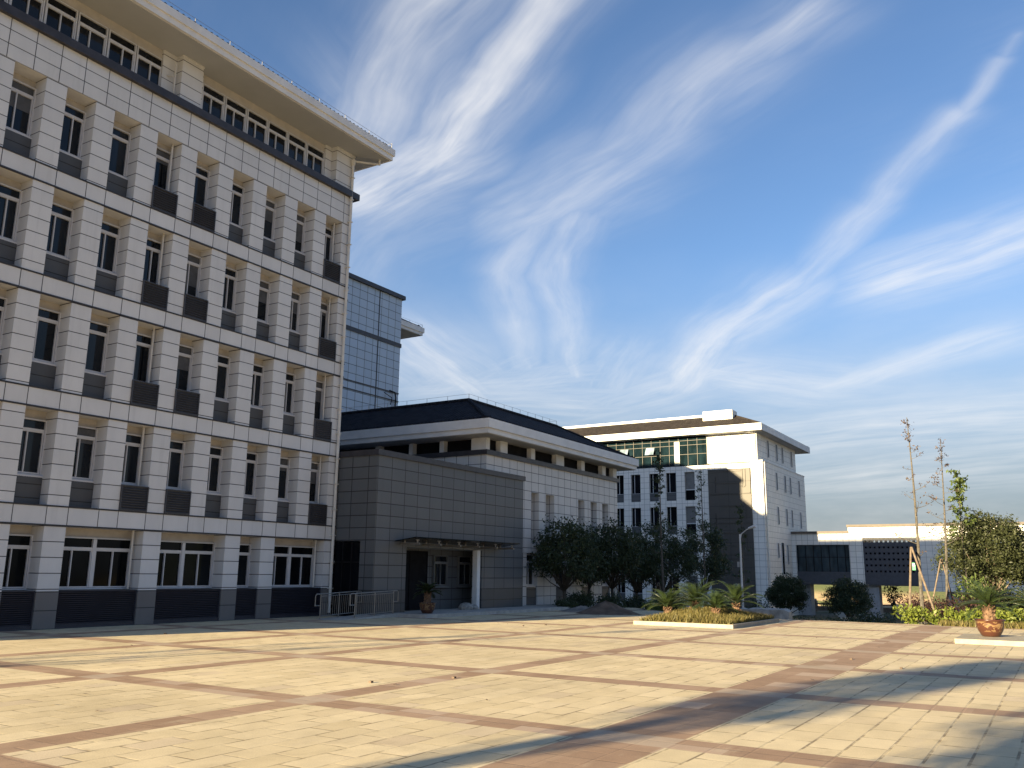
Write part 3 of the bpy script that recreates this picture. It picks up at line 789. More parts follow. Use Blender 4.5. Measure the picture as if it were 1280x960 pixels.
# ------------------------------------------------------------------ plants
nr = np.random.RandomState(11)
def leaf_cloud(mb, centres, n, spread, size, rs, droop=0.):
    """rhombic leaves scattered round clump centres"""
    c = np.array(centres); idx = rs.randint(0, len(c), n)
    p = c[idx][:, :3] + rs.normal(0, 1, (n,3))*spread*np.array([1,1,.8])
    d = rs.normal(0, 1, (n,3)); d[:,2] -= droop; d /= np.linalg.norm(d, axis=1)[:,None]
    e = rs.normal(0, 1, (n,3)); e -= (e*d).sum(1)[:,None]*d; e /= np.linalg.norm(e, axis=1)[:,None]
    s = size*(.6+.8*rs.rand(n))[:,None]
    a = p-d*s; b = p+e*s*.45; cc = p+d*s; dd = p-e*s*.45
    k = len(mb.v); V = np.stack([a,b,cc,dd],1).reshape(-1,3)
    mb.v += [tuple(x) for x in V.tolist()]
    mb.f += [(k+4*i,k+4*i+1,k+4*i+2,k+4*i+3) for i in range(n)]
def crown_points(c, r, n, rs, inner=.45, flat_bottom=True):
    out = []
    while len(out) < n:
        u = rs.normal(0,1,3); u /= np.linalg.norm(u)
        if flat_bottom and u[2] < -.8: continue
        t = inner+(1-inner)*rs.rand()**.6
        t *= 1+.12*np.sin(3*np.arctan2(u[1],u[0])+c[0])+.08*np.sin(5*u[2]+c[1])+.08*rs.normal()
        out.append((c[0]+r[0]*u[0]*t, c[1]+r[1]*u[1]*t, c[2]+r[2]*u[2]*t))
    return out
def round_tree(name, label, cat, x, y, z, zc, r, rz, leaf, bark, seed, nleaf=5200, size=.085, clump=.24, nclump=75, stems=1, group=None, tr=.09):
    rs = np.random.RandomState(seed)
    root = thing(name, label, cat, (x,y,z), group)
    pts = crown_points((x,y,z+zc), (r,r,rz), nclump, rs)
    t = MB(); fork = z+max(.25,(zc-rz)*.75)
    if stems == 1:
        t.tube([(x,y,z-.3),(x+.03,y,z+.5*(fork-z)),(x-.02,y+.02,fork)], [tr*1.25,tr,tr*.9], 8); starts = [((x-.02,y+.02,fork), tr*.8)]
    else:
        starts = []
        for q in range(stems):
            a = 2*pi*q/stems+rs.rand(); ex = (x+.28*cos(a), y+.28*sin(a), fork)
            t.tube([(x+.06*cos(a),y+.06*sin(a),z-.3),(x+.12*cos(a),y+.12*sin(a),z+.5*(fork-z)),ex], [tr,tr*.8,tr*.65], 7); starts.append((ex, tr*.6))
    for k, p in enumerate(pts[::max(3, len(pts)//26)]):
        s, sr = starts[k % len(starts)]
        md = [(s[i]*.55+p[i]*.45+rs.normal()*.08) for i in range(3)]; md[2] += .05
        t.tube([s, md, p], [sr*.6, sr*.32, sr*.1], 5)
    t.build('trunk', bark, root, True)
    c = MB(); leaf_cloud(c, pts, nleaf, clump, size, rs)
    c.build('crown', leaf, root)
    return root
row = 'dark round trees in front of the hall'
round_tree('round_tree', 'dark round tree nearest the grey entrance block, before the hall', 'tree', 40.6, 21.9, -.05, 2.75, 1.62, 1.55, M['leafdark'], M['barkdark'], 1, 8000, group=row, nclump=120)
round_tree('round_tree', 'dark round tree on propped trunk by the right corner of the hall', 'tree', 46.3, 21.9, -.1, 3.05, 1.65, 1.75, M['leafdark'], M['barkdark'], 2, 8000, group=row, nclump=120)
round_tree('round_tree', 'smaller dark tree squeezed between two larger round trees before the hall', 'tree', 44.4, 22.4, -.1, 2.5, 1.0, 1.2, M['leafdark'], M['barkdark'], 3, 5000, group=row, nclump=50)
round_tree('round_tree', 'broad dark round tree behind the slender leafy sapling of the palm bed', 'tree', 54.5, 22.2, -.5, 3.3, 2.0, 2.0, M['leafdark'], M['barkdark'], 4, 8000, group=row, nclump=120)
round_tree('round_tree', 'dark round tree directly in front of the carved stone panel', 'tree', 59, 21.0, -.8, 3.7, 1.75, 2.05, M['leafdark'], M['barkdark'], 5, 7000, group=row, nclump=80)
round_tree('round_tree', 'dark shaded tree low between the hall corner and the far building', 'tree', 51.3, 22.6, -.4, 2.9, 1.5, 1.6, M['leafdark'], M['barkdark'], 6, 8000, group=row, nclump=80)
sp = MB()
for dx, dy in ((-.8,.3),(.7,.4),(.1,-.8)): sp.cyl((46.3+dx,21.9+dy,-.1),(46.3+.08*dx,21.9+.08*dy,1.35),.035,.03)
tag(sp.build('tree_prop', M['stake'], base=(46.3,21.9,0)), 'crossed wooden props bracing the trunk of the tree at the hall corner', 'tree prop')
round_tree('clipped_tree', 'clipped dome shaped tree in shade left of the gate passage', 'tree', 80, 21.0, -2.3, 2.45, 1.72, 1.55, M['leafdark'], M['barkdark'], 21, 15000, .08, .17, 260, group='clipped dome trees by the gate')
round_tree('clipped_tree', 'clipped dome shaped tree standing in front of the open gate passage', 'tree', 79, 15.6, -2.3, 2.2, 1.78, 1.55, M['leafdark'], M['barkdark'], 22, 15000, .08, .17, 260, group='clipped dome trees by the gate')
round_tree('small_tree', 'thin dark sapling seen through the right gate opening', 'tree', 104, 16.0, -2.4, 2.3, .9, 1.1, M['leafdark'], M['barkdark'], 23, 500, .12, .2, 30)
round_tree('broad_tree', 'broad sunlit olive tree with pale forked stems at the right edge', 'tree', 48.8, 3.05, -.3, 3.25, 1.95, 1.75, M['leafolive'], M['bark'], 24, 24000, .068, .2, 330, stems=4, tr=.10)
round_tree('broad_tree', 'olive tree partly hidden behind the broad one, at the right frame edge', 'tree', 51.5, .6, -.3, 2.9, 1.9, 1.5, M['leafolive'], M['bark'], 25, 13000, .07, .22, 180, stems=3, tr=.09)
round_tree('leafy_shrub', 'loose green leafy shrub under the broad olive tree', 'shrub', 45.6, 3.7, -.2, 1.1, .75, .75, M['leafgreen'], M['bark'], 26, 900, .09, .22, 26)

def shrub(name, label, x, y, z, rx, ry, h, leaf, seed, n=1800, size=.055, group=None):
    rs = np.random.RandomState(seed); c = MB()
    pts = crown_points((x,y,z+h*.35), (rx*.85,ry*.85,h*.55), 40, rs, .3, False)
    pts = [(p[0],p[1],max(p[2],z+.05)) for p in pts]
    leaf_cloud(c, pts, n, min(rx,ry,h)*.22, size, rs)
    core = MB()
    o = c.build(name, leaf, base=(x,y,z)); return tag(o, label, 'shrub', group)
hg = 'low shaded shrubs by the gate path'
shrub('ball_shrub', 'dark ball shaped shrub beside the lit start of the gate path', 64, 11.35, -2.1, 1.7, 1.7, 1.55, M['leafdark'], 31, 6000, .07, group=hg)
shrub('low_shrub', 'low dark shrub beside the ball shaped one', 62, 12.35, -2.1, 1.5, 1.5, 1.2, M['leafdark'], 32, 4000, .07, group=hg)
shrub('low_shrub', 'low dark shrub in the middle of the hedge before the gate', 60, 13.5, -2.1, 1.5, 1.7, 1.15, M['leafdark'], 33, 4000, .07, group=hg)
shrub('low_shrub', 'low dark shrub right against the long grey stone', 58, 14.5, -2.1, 1.4, 1.6, 1.2, M['leafdark'], 34, 4000, .07, group=hg)
shrub('leafy_shrub', 'purple leaved shrub behind the wooden tree props', 44.2, 5.65, -.2, 1.0, .9, 1.15, M['leafred'], 35, 2600, group='purple shrubs behind the lime hedge')
shrub('leafy_shrub', 'purple leaved mound shrub between the props and the potted palm', 44.5, 4.2, -.2, 1.25, 1.2, 1.2, M['leafred'], 36, 3200, group='purple shrubs behind the lime hedge')
shrub('leafy_shrub', 'brownish shaded shrub behind the long grey stone', 51.5, 16.9, -1.5, 1.8, 1.4, 1.9, M['leafdark'], 37, 2600)
shrub('leafy_shrub', 'dense olive shrub filling the space under the broad olive tree', 49.6, 2.3, -.35, 1.6, 1.3, 1.7, M['leafolive'], 38, 4500, .075)
shrub('leafy_shrub', 'dense olive shrub at the right frame edge behind the lime hedge', 50.5, .2, -.35, 1.6, 1.4, 1.8, M['leafolive'], 39, 4500, .075)
sx = [(41.3,21.4,.9,.8,1.15,'dense dark shrub under the tree nearest the entrance'),(39.6,21.3,.7,.6,.5,'low shaded shrub at the end of the entrance platform'),(43.3,20.6,1.1,.8,.8,'dark shrub behind the dirt mound, left of the propped tree'),
      (45.5,20.3,1.2,.8,.7,'dark shrub right behind the dirt mound'),(47.3,19.0,1.1,.9,.75,'dark shrub between the propped tree and the palm bed'),(50.2,19.9,1.6,1.2,1.0,'wide dark shrub behind the left palm of the bed'),
      (54.0,18.2,1.8,1.2,1.1,'wide dark shrub behind the middle palms of the bed'),(56.5,16.6,1.6,1.2,1.0,'dark shrub at the foot of the lamp post'),(42.6,17.7,.8,.6,.55,'small green shrub left of the palm bed')]
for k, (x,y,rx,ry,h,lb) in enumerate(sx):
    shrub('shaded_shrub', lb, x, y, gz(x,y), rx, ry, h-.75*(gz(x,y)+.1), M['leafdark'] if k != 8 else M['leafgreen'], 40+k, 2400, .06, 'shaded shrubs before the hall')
# lime hedge strip and the grass in front of it
rs = np.random.RandomState(60); c = MB(); pts = []
for k in range(330):
    y = -9+14.9*rs.rand(); x = 37.6+rs.rand()*1.7+max(0,(2.6-y))*.12
    pts.append((x, y, .10+.42*rs.rand()**.7*(1 if y > 1 else .9)))
leaf_cloud(c, pts, 9000, .11, .075, rs)
stuff(c.build('lime_hedge', M['leaflime'], base=(38.5,0,0)), 'bright lime green hedge along the plaza edge at right', 'hedge')
def blades(mb, n, fn, hgt, rs, lean=.5):
    for _ in range(n):
        x, y, z = fn(); h = hgt*(.5+.8*rs.rand()); a = 2*pi*rs.rand(); l = lean*h*rs.rand(); w = .012+.012*rs.rand()
        k = len(mb.v); ca, sa = cos(a), sin(a); b = 2*pi*rs.rand()
        mb.v += [(x-w*cos(b),y-w*sin(b),z),(x+w*cos(b),y+w*sin(b),z),(x+l*ca,y+l*sa,z+h)]; mb.f.append((k,k+1,k+2))
g_ = MB(); blades(g_, 9000, lambda: (37.0+1.2*rs.rand(), -9+13.2*rs.rand(), -.02), .22, rs)
stuff(g_.build('verge_grass', M['grass']), 'dry grass verge before the lime hedge', 'grass')

# ---- cycads and palms
def fronds(mb, c, n, length, rs, e0=.2, e1=1.25, droop=.55, leaf=.26, width=.020, pairs=26):
    for q in range(n):
        az = 2*pi*(q*.381966+.07*rs.rand()); el = e0+(e1-e0)*(q/n)+.08*rs.normal()
        ln = length*(.8+.3*rs.rand())*(1-.25*max(0,el-.8)); dirh = Vector((cos(az),sin(az),0)); p = Vector(c); pts = []
        steps = 10
        for s in range(steps+1):
            pts.append(p.copy()); a = el-droop*2.0*(s/steps)**1.5
            p = p+(dirh*cos(a)+Vector((0,0,sin(a))))*(ln/steps)
        mb.tube(pts, [.016-.012*s/steps for s in range(steps+1)], 4)
        side = dirh.cross(Vector((0,0,1)))
        for s in range(pairs):
            t = .12+.88*s/(pairs-1); f_ = t*steps; i0 = min(int(f_), steps-1); b = pts[i0].lerp(pts[i0+1], f_-i0)
            tan = (pts[i0+1]-pts[i0]).normalized(); up = side.cross(tan).normalized()
            ll = leaf*(.55+.45*sin(pi*min(1,t*.9+.1)))*(1 if t < .85 else .75)
            for sg in (-1, 1):
                d = (side*sg*.80+tan*.60+up*.22).normalized()
                tip = b+d*ll; tip.z -= ll*.12
                k = len(mb.v); wv = tan*width
                md = b+d*ll*.45+up*.012
                mb.v += [tuple(b-wv*.4),tuple(md-wv*.5),tuple(tip),tuple(md+wv*.5),tuple(b+wv*.4)]; mb.f.append((k,k+1,k+2,k+3,k+4))
def palm(label, x, y, z, th, length, n, seed, mat=None, name='cycad_palm', cat='palm', tr=.13, group=None, root=None, **kw):
    rs = np.random.RandomState(seed)
    if root is None: root = thing(name, label, cat, (x,y,z), group)
    t = MB(); t.lathe((x,y,z-.08), [(0,0),(tr*1.1,.0),(tr*1.15,.05+th*.5),(tr*.95,th),(0,th+.08)], 10)
    for q in range(26):
        a = q*2.4; zz = z+th*(q/26.); t.cyl((x+tr*.8*cos(a),y+tr*.8*sin(a),zz),(x+tr*1.35*cos(a),y+tr*1.35*sin(a),zz+.07),.035,.015,5)
    t.build('trunk', M['trunkpalm'], root)
    c = MB(); fronds(c, (x,y,z+th), n, length, rs, **kw); c.build('fronds', mat or M['cycad'], root)
    return root
# palm bed: kerb, mound, grass, four cycads
ix0, ix1, iy0, iy1 = 29.6, 35.3, 9.6, 13.2
m = MB()
for a, b, c_, d_ in ((ix0,ix0+.14,iy0,iy1),(ix1-.14,ix1,iy0,iy1),(ix0+.14,ix1-.14,iy0,iy0+.14),(ix0+.14,ix1-.14,iy1-.14,iy1)): m.box(a,b,c_,d_,-.05,.13)
tag(m.build('bed_kerb', M['kerb'], base=(ix0,iy0,0)), 'low pale stone kerb framing the palm bed on the plaza', 'kerb')
def mound(x, y):
    u = (x-ix0-.14)/(ix1-ix0-.28); v = (y-iy0-.14)/(iy1-iy0-.28); e = max(0, min(u,1-u)*min(v,1-v)*4)
    return .10+.42*(e**.55)*(.85+.25*sin(3*x+1)*sin(2.2*y))
m = MB(); nn = 22
for i in range(nn):
    for j in range(nn):
        x = ix0+.14+(ix1-ix0-.28)*i/(nn-1); y = iy0+.14+(iy1-iy0-.28)*j/(nn-1); m.v.append((x,y,mound(x,y)))
for i in range(nn-1):
    for j in range(nn-1): a = i*nn+j; m.f.append((a,a+nn,a+nn+1,a+1))
structure(m.build('bed_soil', plain('dry_soil', (.20,.15,.07), .95, .35, 3., bump=.03), smooth=True))
rs = np.random.RandomState(70); g_ = MB()
def pt():
    x = ix0+.16+(ix1-ix0-.32)*rs.rand(); y = iy0+.16+(iy1-iy0-.32)*rs.rand(); return x, y, mound(x,y)-.01
blades(g_, 16000, pt, .17, rs, .8)
stuff(g_.build('bed_grass', M['grass']), 'dry yellowish grass growing over the palm bed', 'grass')
pg = 'cycads in the palm bed'
palm('short cycad at the left end of the palm bed', 31.5, 12.65, .40, .15, 1.1, 26, 80, group=pg)
palm('tallest cycad in the middle of the palm bed', 33.3, 12.2, .45, .28, 1.25, 34, 81, group=pg)
palm('small cycad at the front right of the palm bed', 31.3, 10.75, .42, .15, .95, 22, 82, group=pg)
palm('cycad at the back right of the palm bed', 33.6, 10.75, .40, .32, 1.2, 26, 83, group=pg)
palm('dark cycad showing behind the tallest one of the palm bed', 36.2, 13.4, .1, .35, 1.1, 20, 84, mat=M['cycaddark'])

# potted palms
def pot(label, x, y, z, s, seed, mat, n=26, length=1.0, th=.42):
    root = thing('potted_palm', label, 'potted palm', (x,y,z), 'palms in glazed pots')
    p = MB(); p.lathe((x,y,z), [(0,0.0),(.21*s,0),(.25*s,.03*s),(.34*s,.2*s),(.375*s,.36*s),(.365*s,.43*s),(.41*s,.455*s),(.41*s,.49*s),(.35*s,.49*s),(.34*s,.44*s)], 28)
    p.build('pot', M['terracotta'], root, True)
    q = MB(); q.lathe((x,y,z), [(.345*s,.43*s),(0,.45*s)], 20); q.build('soil', M['dirt'], root)
    palm('', x, y, z+.45*s, th*s, length*s, n, seed, mat, root=root, tr=.14*s, e0=-.05, e1=1.2, droop=.45, leaf=.24*s)
    return root
pot('sunlit palm in brown glazed pot standing on the pale slab at right', 29.2, 1.97, .13, .98, 90, M['cycad'], 30, 1.0)
pot('shaded palm in brown pot on the platform in front of the entrance', 28.55, 21.55, .13, .85, 91, M['cycaddark'], 20, .75, .5)
pot('palm in brown pot cut by the right frame edge, on the verge', 36.7, 1.0, .0, 1.0, 92, M['cycad'], 26, 1.05)
m = MB(); m.box(27.5, 30.2, -4.5, 2.75, -.05, .13); tag(m.build('stone_slab', M['kerb'], base=(28.8,0,0)), 'low pale stone slab carrying the sunlit potted palm', 'slab')

# ---- tall slender trees
def slender(label, x, y, z, top, lean, seed, leaf, nb=14, leaves=60, tr=.07, group='tall slender young trees', start=.35, blen=.9, lsize=.055, bark=None, tuft=0):
    rs = np.random.RandomState(seed); root = thing('slender_tree', label, 'tree', (x,y,z), group); t = MB(); pts = []; rr = []
    for k in range(9):
        s = k/8; pts.append((x+lean[0]*s+.05*sin(5*s+seed), y+lean[1]*s+.05*cos(4*s+seed), z-.2*(k==0)+(top-z)*s)); rr.append(tr*(1-.82*s))
    t.tube(pts, rr, 7); ends = []
    for k in range(nb):
        s = start+(1-start)*(k+rs.rand()*.6)/nb; i = min(int(s*8), 7); f_ = s*8-i
        b = Vector(pts[i]).lerp(Vector(pts[i+1]), min(f_,1)); a = 2*pi*rs.rand(); l = blen*(1.15-s)*(.6+.7*rs.rand())
        e = b+Vector((cos(a)*l, sin(a)*l, l*(.15+.45*rs.rand()))); md = b.lerp(e,.5)+Vector((0,0,-.05))
        t.tube([b, md, e], [tr*.30*(1.2-s), tr*.2*(1.2-s), .006], 5); ends.append(tuple(e)); ends.append(tuple(b.lerp(e,.7)))
        if rs.rand() < .6:
            e2 = md+Vector((rs.normal()*.15, rs.normal()*.15, .2)); t.tube([md, e2], [.010,.005], 4); ends.append(tuple(e2))
    for k in range(8): ends.append(tuple(Vector(pts[8]).lerp(Vector(pts[7]), rs.rand())+Vector(rs.normal(0,.07,3))))
    for k in range(tuft): ends.append(tuple(Vector(pts[8]).lerp(Vector(pts[6]), rs.rand())+Vector(rs.normal(0,.18,3))))
    t.build('trunk', bark or M['barkpale'], root)
    c = MB(); leaf_cloud(c, ends, leaves, .07, lsize, rs); c.build('crown', leaf, root)
    return root
slender('tallest bare leaning tree with rusty leaf tufts, above the wooden props', 41.5, 5.24, gz(41.5,5.24), 8.64, (0,0.02), 101, M['leafrust'], 15, 260, .085, start=.30, blen=1.3)
slender('second bare tree with rusty tufts, right of the tallest one', 45.5, 4.78, gz(45.5,4.78), 8.16, (0,-0.44), 102, M['leafrust'], 17, 330, .075, start=.40, blen=1.2)
slender('slender tree with a green leaf tuft at its tip, beside the broad olive tree', 47.5, 4.11, gz(47.5,4.11), 6.56, (0,-0.19), 103, M['leafgreen'], 10, 900, .06, start=.55, blen=1.1, lsize=.085, tuft=40)
slender('slender leafy sapling in shade rising behind the left palm of the bed', 48.0, 19.54, gz(48.0,19.54), 8.86, (0,0.03), 104, M['leafdark'], 18, 520, .085, start=.35, blen=.85, lsize=.085, tuft=14)
slender('bare twiggy shaded tree left of the carved stone panel', 50.5, 17.83, gz(50.5,17.83), 7.87, (0,0.18), 105, M['leafdark'], 26, 420, .075, start=.30, blen=.95, lsize=.07)
slender('dark slender tree directly behind the lamp post', 53.0, 16.39, gz(53.0,16.39), 6.00, (0,0.05), 106, M['leafdark'], 13, 380, .08, start=.30, blen=.8, lsize=.085, tuft=6)
def props(label, x, y, zt, feet, r=.035):
    m = MB()
    for fx, fy in feet: m.cyl((fx,fy,gz(fx,fy)-.05),(x+.03*(fx-x),y+.03*(fy-y),zt),r,r*.9,8)
    m.box(x-.13,x+.13,y-.03,y+.03,zt-.2,zt-.15)
    return tag(m.build('tree_prop', M['stake'], base=(x,y,0)), label, 'tree prop', 'wooden tree props')
props('three long wooden props leaning against the tallest bare tree', 41.4, 5.5, 3.0, [(38.2,5.35),(38.0,4.25),(42.6,6.0)], .045)
props('two wooden props against the second bare tree', 45.5, 4.8, 2.6, [(44.2,5.4),(46.5,4.4)])
props('short wooden props at the shaded sapling behind the palm bed', 48.0, 19.8, 1.3, [(47.2,20.2),(47.6,19.2)])
# little green tag on the tallest tree
m = MB(); m.box(41.20, 41.22, 5.36, 5.49, 2.05, 2.36); sg = m.build('tree_tag', plain('green_tag', (.05,.35,.16), .5), base=(41.2,5.5,2))
tag(sg, 'small green and white tag tied to the propped bare tree', 'tag')
m = MB(); m.box(41.19, 41.20, 5.38, 5.47, 2.22, 2.32); m.build('tag_print', M['frame'], sg)

# trees of the avenue behind the photographer: their long shadows cross the plaza
ag = 'avenue trees behind the photographer'
round_tree('avenue_tree', 'tall avenue tree with a narrow crown, closer to the office building', 'tree', -15, 11.4, 0, 7.35, .92, 1.75, M['leafgreen'], M['bark'], 210, 2900, .10, .22, 60, tr=.11, group=ag)
round_tree('avenue_tree', 'tall avenue tree with a wider crown, farther from the office building', 'tree', -15, 7.25, 0, 6.4, 1.15, 1.3, M['leafgreen'], M['bark'], 211, 2900, .10, .26, 70, tr=.11, group=ag)
for k, (x, y, h, nl, lb) in enumerate(((-9,21.5,8.6,260,'thin avenue sapling level with the office building front'),(-14,24.2,8.4,260,'thin avenue sapling set back beside the office building'))):
    slender(lb, x, y, 0, h, (.2,.1), 213+k, M['leafgreen'], 26, nl, .09, ag, .38, 1.2, .09, tuft=4)

# ------------------------------------------------------------------ small things
lp = thing('lamp_post', 'white street lamp with one curved arm in front of the carved panel', 'lamp', (50, 15.6, -2.0))
m = MB(); m.tube([(50,15.6,-2.3),(50,15.6,1.6),(50,15.6,4.05)], [.075,.06,.05], 8); m.tube([(50,15.6,3.7),(49.95,15.5,4.05),(49.8,15.15,4.28),(49.7,14.9,4.38)], .03, 6); m.build('pole', M['lampwhite'], lp)
m = MB(); m.lathe((0,0,0), [(0,0)],3) if False else None
m.cyl((49.74,15.0,4.36),(49.6,14.55,4.47),.06,.10,8); m.build('lamp_head', M['lampwhite'], lp)
m = MB(); m.box(49.93,50.07,15.66,15.8,2.2,2.5); m.build('junction_box', M['wire'], lp)
# dirt heap
def heap(name, label, cat, x, y, rx, ry, h, mat, seed):
    rs = np.random.RandomState(seed); m = MB(); nr_, na = 9, 26
    for i in range(nr_):
        for j in range(na):
            t = i/(nr_-1); a = 2*pi*j/na; q = 1+.12*sin(3*a+seed)+.06*sin(7*a)
            m.v.append((x+rx*t*q*cos(a), y+ry*t*q*sin(a), -.02+h*(1-t)**1.15+.03*h*rs.normal()*(1-t)))
    for i in range(nr_-1):
        for j in range(na):
            k = (j+1)%na; m.f.append((i*na+j,(i+1)*na+j,(i+1)*na+k,i*na+k))
    return tag(m.build(name, mat, smooth=True, base=(x,y,0)), label, cat)
heap('dirt_mound', 'brown mound of loose dirt at the shaded plaza edge', 'dirt', 36.4, 17.55, 1.1, 1.65, .60, M['dirt'], 5)
heap('gravel_heap', 'low flat heap of grey gravel left of the dirt mound', 'gravel', 38.0, 19.6, .9, 1.3, .28, M['stone'], 6)
# long rough stone
rs = np.random.RandomState(9); m = MB(); ns = 14
for i in range(ns+1):
    t = i/ns; y = 12.35+3.4*t; h = 1.98+.05*sin(5*t)+.015*rs.normal()-.06*(i in (0,ns)); d0 = .40
    xx = 47.6+.6*t
    for px, pz in ((xx-d0,-.2),(xx-d0*.93,h*.6),(xx-d0*.8,h),(xx+d0*.8,h*1.02),(xx+d0,-.2)): m.v.append((px+.02*rs.normal(), y, -2.0+pz+.015*rs.normal()))
for i in range(ns):
    for k in range(4): a = i*5+k; m.f.append((a,a+1,a+6,a+5))
m.f.append((0,1,2,3,4)[::-1]); m.f.append(tuple(ns*5+k for k in range(5)))
tag(m.build('long_stone', plain('pale_rough_stone', (.40,.365,.33), .9, .3, 2.2, bump=.05), base=(47.9,14,-2)), 'long rough grey landscape stone lying behind the palm bed', 'stone')
# pale sack by the porch
m = MB(); m.lathe((32.6,22.5,.13), [(0,.30),(.12,.30),(.26,.24),(.34,.12),(.30,0),(0,0)][::-1], 12); m.lathe((33.05,22.4,.13), [(0,0),(.22,0),(.24,.1),(.14,.2),(0,.22)], 10)
tag(m.build('sack', plain('pale_sack', (.30,.29,.27), .8, .3, 9., bump=.03), base=(32.6,22.5,.13)), 'pale crumpled sack lying beside the white porch column', 'sack')
# ramp railings
def railing(label, x0, x1, y, z0, z1):
    r = thing('ramp_railing', label, 'railing', (x0,y,z0), 'steel railings of the entrance ramp'); rail = MB(); H = .88
    rail.tube([(x0-.28,y,z0+.45),(x0-.28,y,z0+H-.06),(x0-.22,y,z0+H),(x0,y,z0+H),(x1,y,z1+H),(x1+.22,y,z1+H),(x1+.28,y,z1+H-.06),(x1+.28,y,z1+.45)], .022, 8)
    rail.cyl((x0-.28,y,z0+.47),(x0,y,z0+.47),.018); rail.cyl((x1,y,z1+.47),(x1+.28,y,z1+.47),.018); rail.cyl((x0,y,z0+.10),(x1,y,z1+.10),.016); rail.cyl((x0,y,z0+.80),(x1,y,z1+.80),.014); rail.build('handrail', M['steel'], r)
    for k in range(3): t = k/2; xx = x0+(x1-x0)*t; MB().cyl((xx,y,z0+(z1-z0)*t-.03),(xx,y,z0+(z1-z0)*t+H),.022).build('post', M['steel'], r)
    n_ = int((x1-x0)/.105)
    for k in range(1, n_): t = k/n_; xx = x0+(x1-x0)*t; MB().cyl((xx,y,z0+(z1-z0)*t+.1),(xx,y,z0+(z1-z0)*t+.80),.009,n=6).build('baluster', M['steel'], r)
railing('steel railing on the plaza side of the entrance ramp', 25.15, 27.35, 22.30, .04, .12)
railing('steel railing on the wall side of the ramp, behind the drainpipe', 24.35, 26.3, 23.25, .01, .09)
# small plaza litter: leaves and pebbles
rs = np.random.RandomState(5); m = MB()
for x, y in ((11.3,9.6),(12.6,8.9),(20.6,4.1),(19.2,2.9),(16.0,20.9),(26,15.6),(27,15.3)):
    m.box(x-.03, x+.03, y-.02, y+.03, .002, .03)
for _ in range(70):
    x = 7+28*rs.rand(); y = 1+20*rs.rand(); a = 6.3*rs.rand(); l = .025+.03*rs.rand(); c_, s_ = cos(a)*l, sin(a)*l
    k = len(m.v); m.v += [(x-c_,y-s_,.006),(x+s_*.5,y-c_*.5,.012),(x+c_,y+s_,.02),(x-s_*.5,y+c_*.5,.012)]; m.f.append((k,k+1,k+2,k+3))
stuff(m.build('litter', M['dirt']), 'scattered pebbles and dead leaves lying on the paving', 'litter')

# far tree line on the hill at right, individual trees
for k, (x, y) in enumerate(((300,-31),(305,-37),(310,-43),(298,-50),(306,-58))):
    h = hillz(x, y)
    round_tree('hill_tree', 'dark far tree on the hill skyline behind the gate, at the right edge', 'tree', x, y, h-1, 5.5, 3.4, 3.2, M['leafdark'], M['barkdark'], 300+k, 900, .55, .9, 40, group='skyline trees on the hill', tr=.25)

# ------------------------------------------------------------------ light, sky
EL = radians(12.45); SLOPE = .28; AZ = atan2(SLOPE, -1.0)      # direction towards the sun, seen from above
sd = Vector((cos(AZ)*cos(EL), sin(AZ)*cos(EL), sin(EL)))
sun = bpy.data.lights.new('sun', 'SUN'); sun.energy = 5.0; sun.angle = radians(.5); sun.color = (1.0, .81, .49)
so_ = bpy.data.objects.new('sun', sun); COL.objects.link(so_); so_.rotation_euler = sd.to_track_quat('Z', 'Y').to_euler(); so_.location = sd*50

W = bpy.data.worlds.new('World'); S.world = W; W.use_nodes = True
nt = W.node_tree; nt.nodes.clear(); q = N(nt)
out = nt.nodes.new('ShaderNodeOutputWorld'); bg_ = nt.nodes.new('ShaderNodeBackground'); nt.links.new(bg_.outputs[0], out.inputs[0])
sky = nt.nodes.new('ShaderNodeTexSky'); sky.sky_type = 'NISHITA'; sky.sun_disc = False; sky.sun_elevation = EL
sky.sun_rotation = atan2(sd.x, sd.y); sky.air_density = 1.0; sky.dust_density = .6; sky.ozone_density = 2.0
d = nt.nodes.new('ShaderNodeTexCoord').outputs['Generated']
dx, dy, dz = q.sep(d)
zz = q.math('MAXIMUM', q.math('ADD', dz, .16), .06)
u = q.math('DIVIDE', dx, zz); v = q.math('DIVIDE', dy, zz)
uv = q.comb(u, v, 0.)
def warp(scale, amt, seed):
    n = nt.nodes.new('ShaderNodeTexNoise'); n.inputs['Scale'].default_value = scale; n.inputs['Detail'].default_value = 4; nt.links.new(q.vmath('ADD', uv, (seed,seed*.7,0)).outputs[0], n.inputs['Vector'])
    return q.vmath('SCALE', q.vmath('SUBTRACT', n.outputs['Color'], (.5,.5,.5)).outputs[0], scale=amt).outputs[0]
wuv = q.vmath('ADD', uv, warp(1.1, .20, 3.)).outputs[0]; wuv = q.vmath('ADD', wuv, warp(4., .022, 9.)).outputs[0]
flat = q.vmath('MULTIPLY', wuv, (1,1,0)).outputs[0]
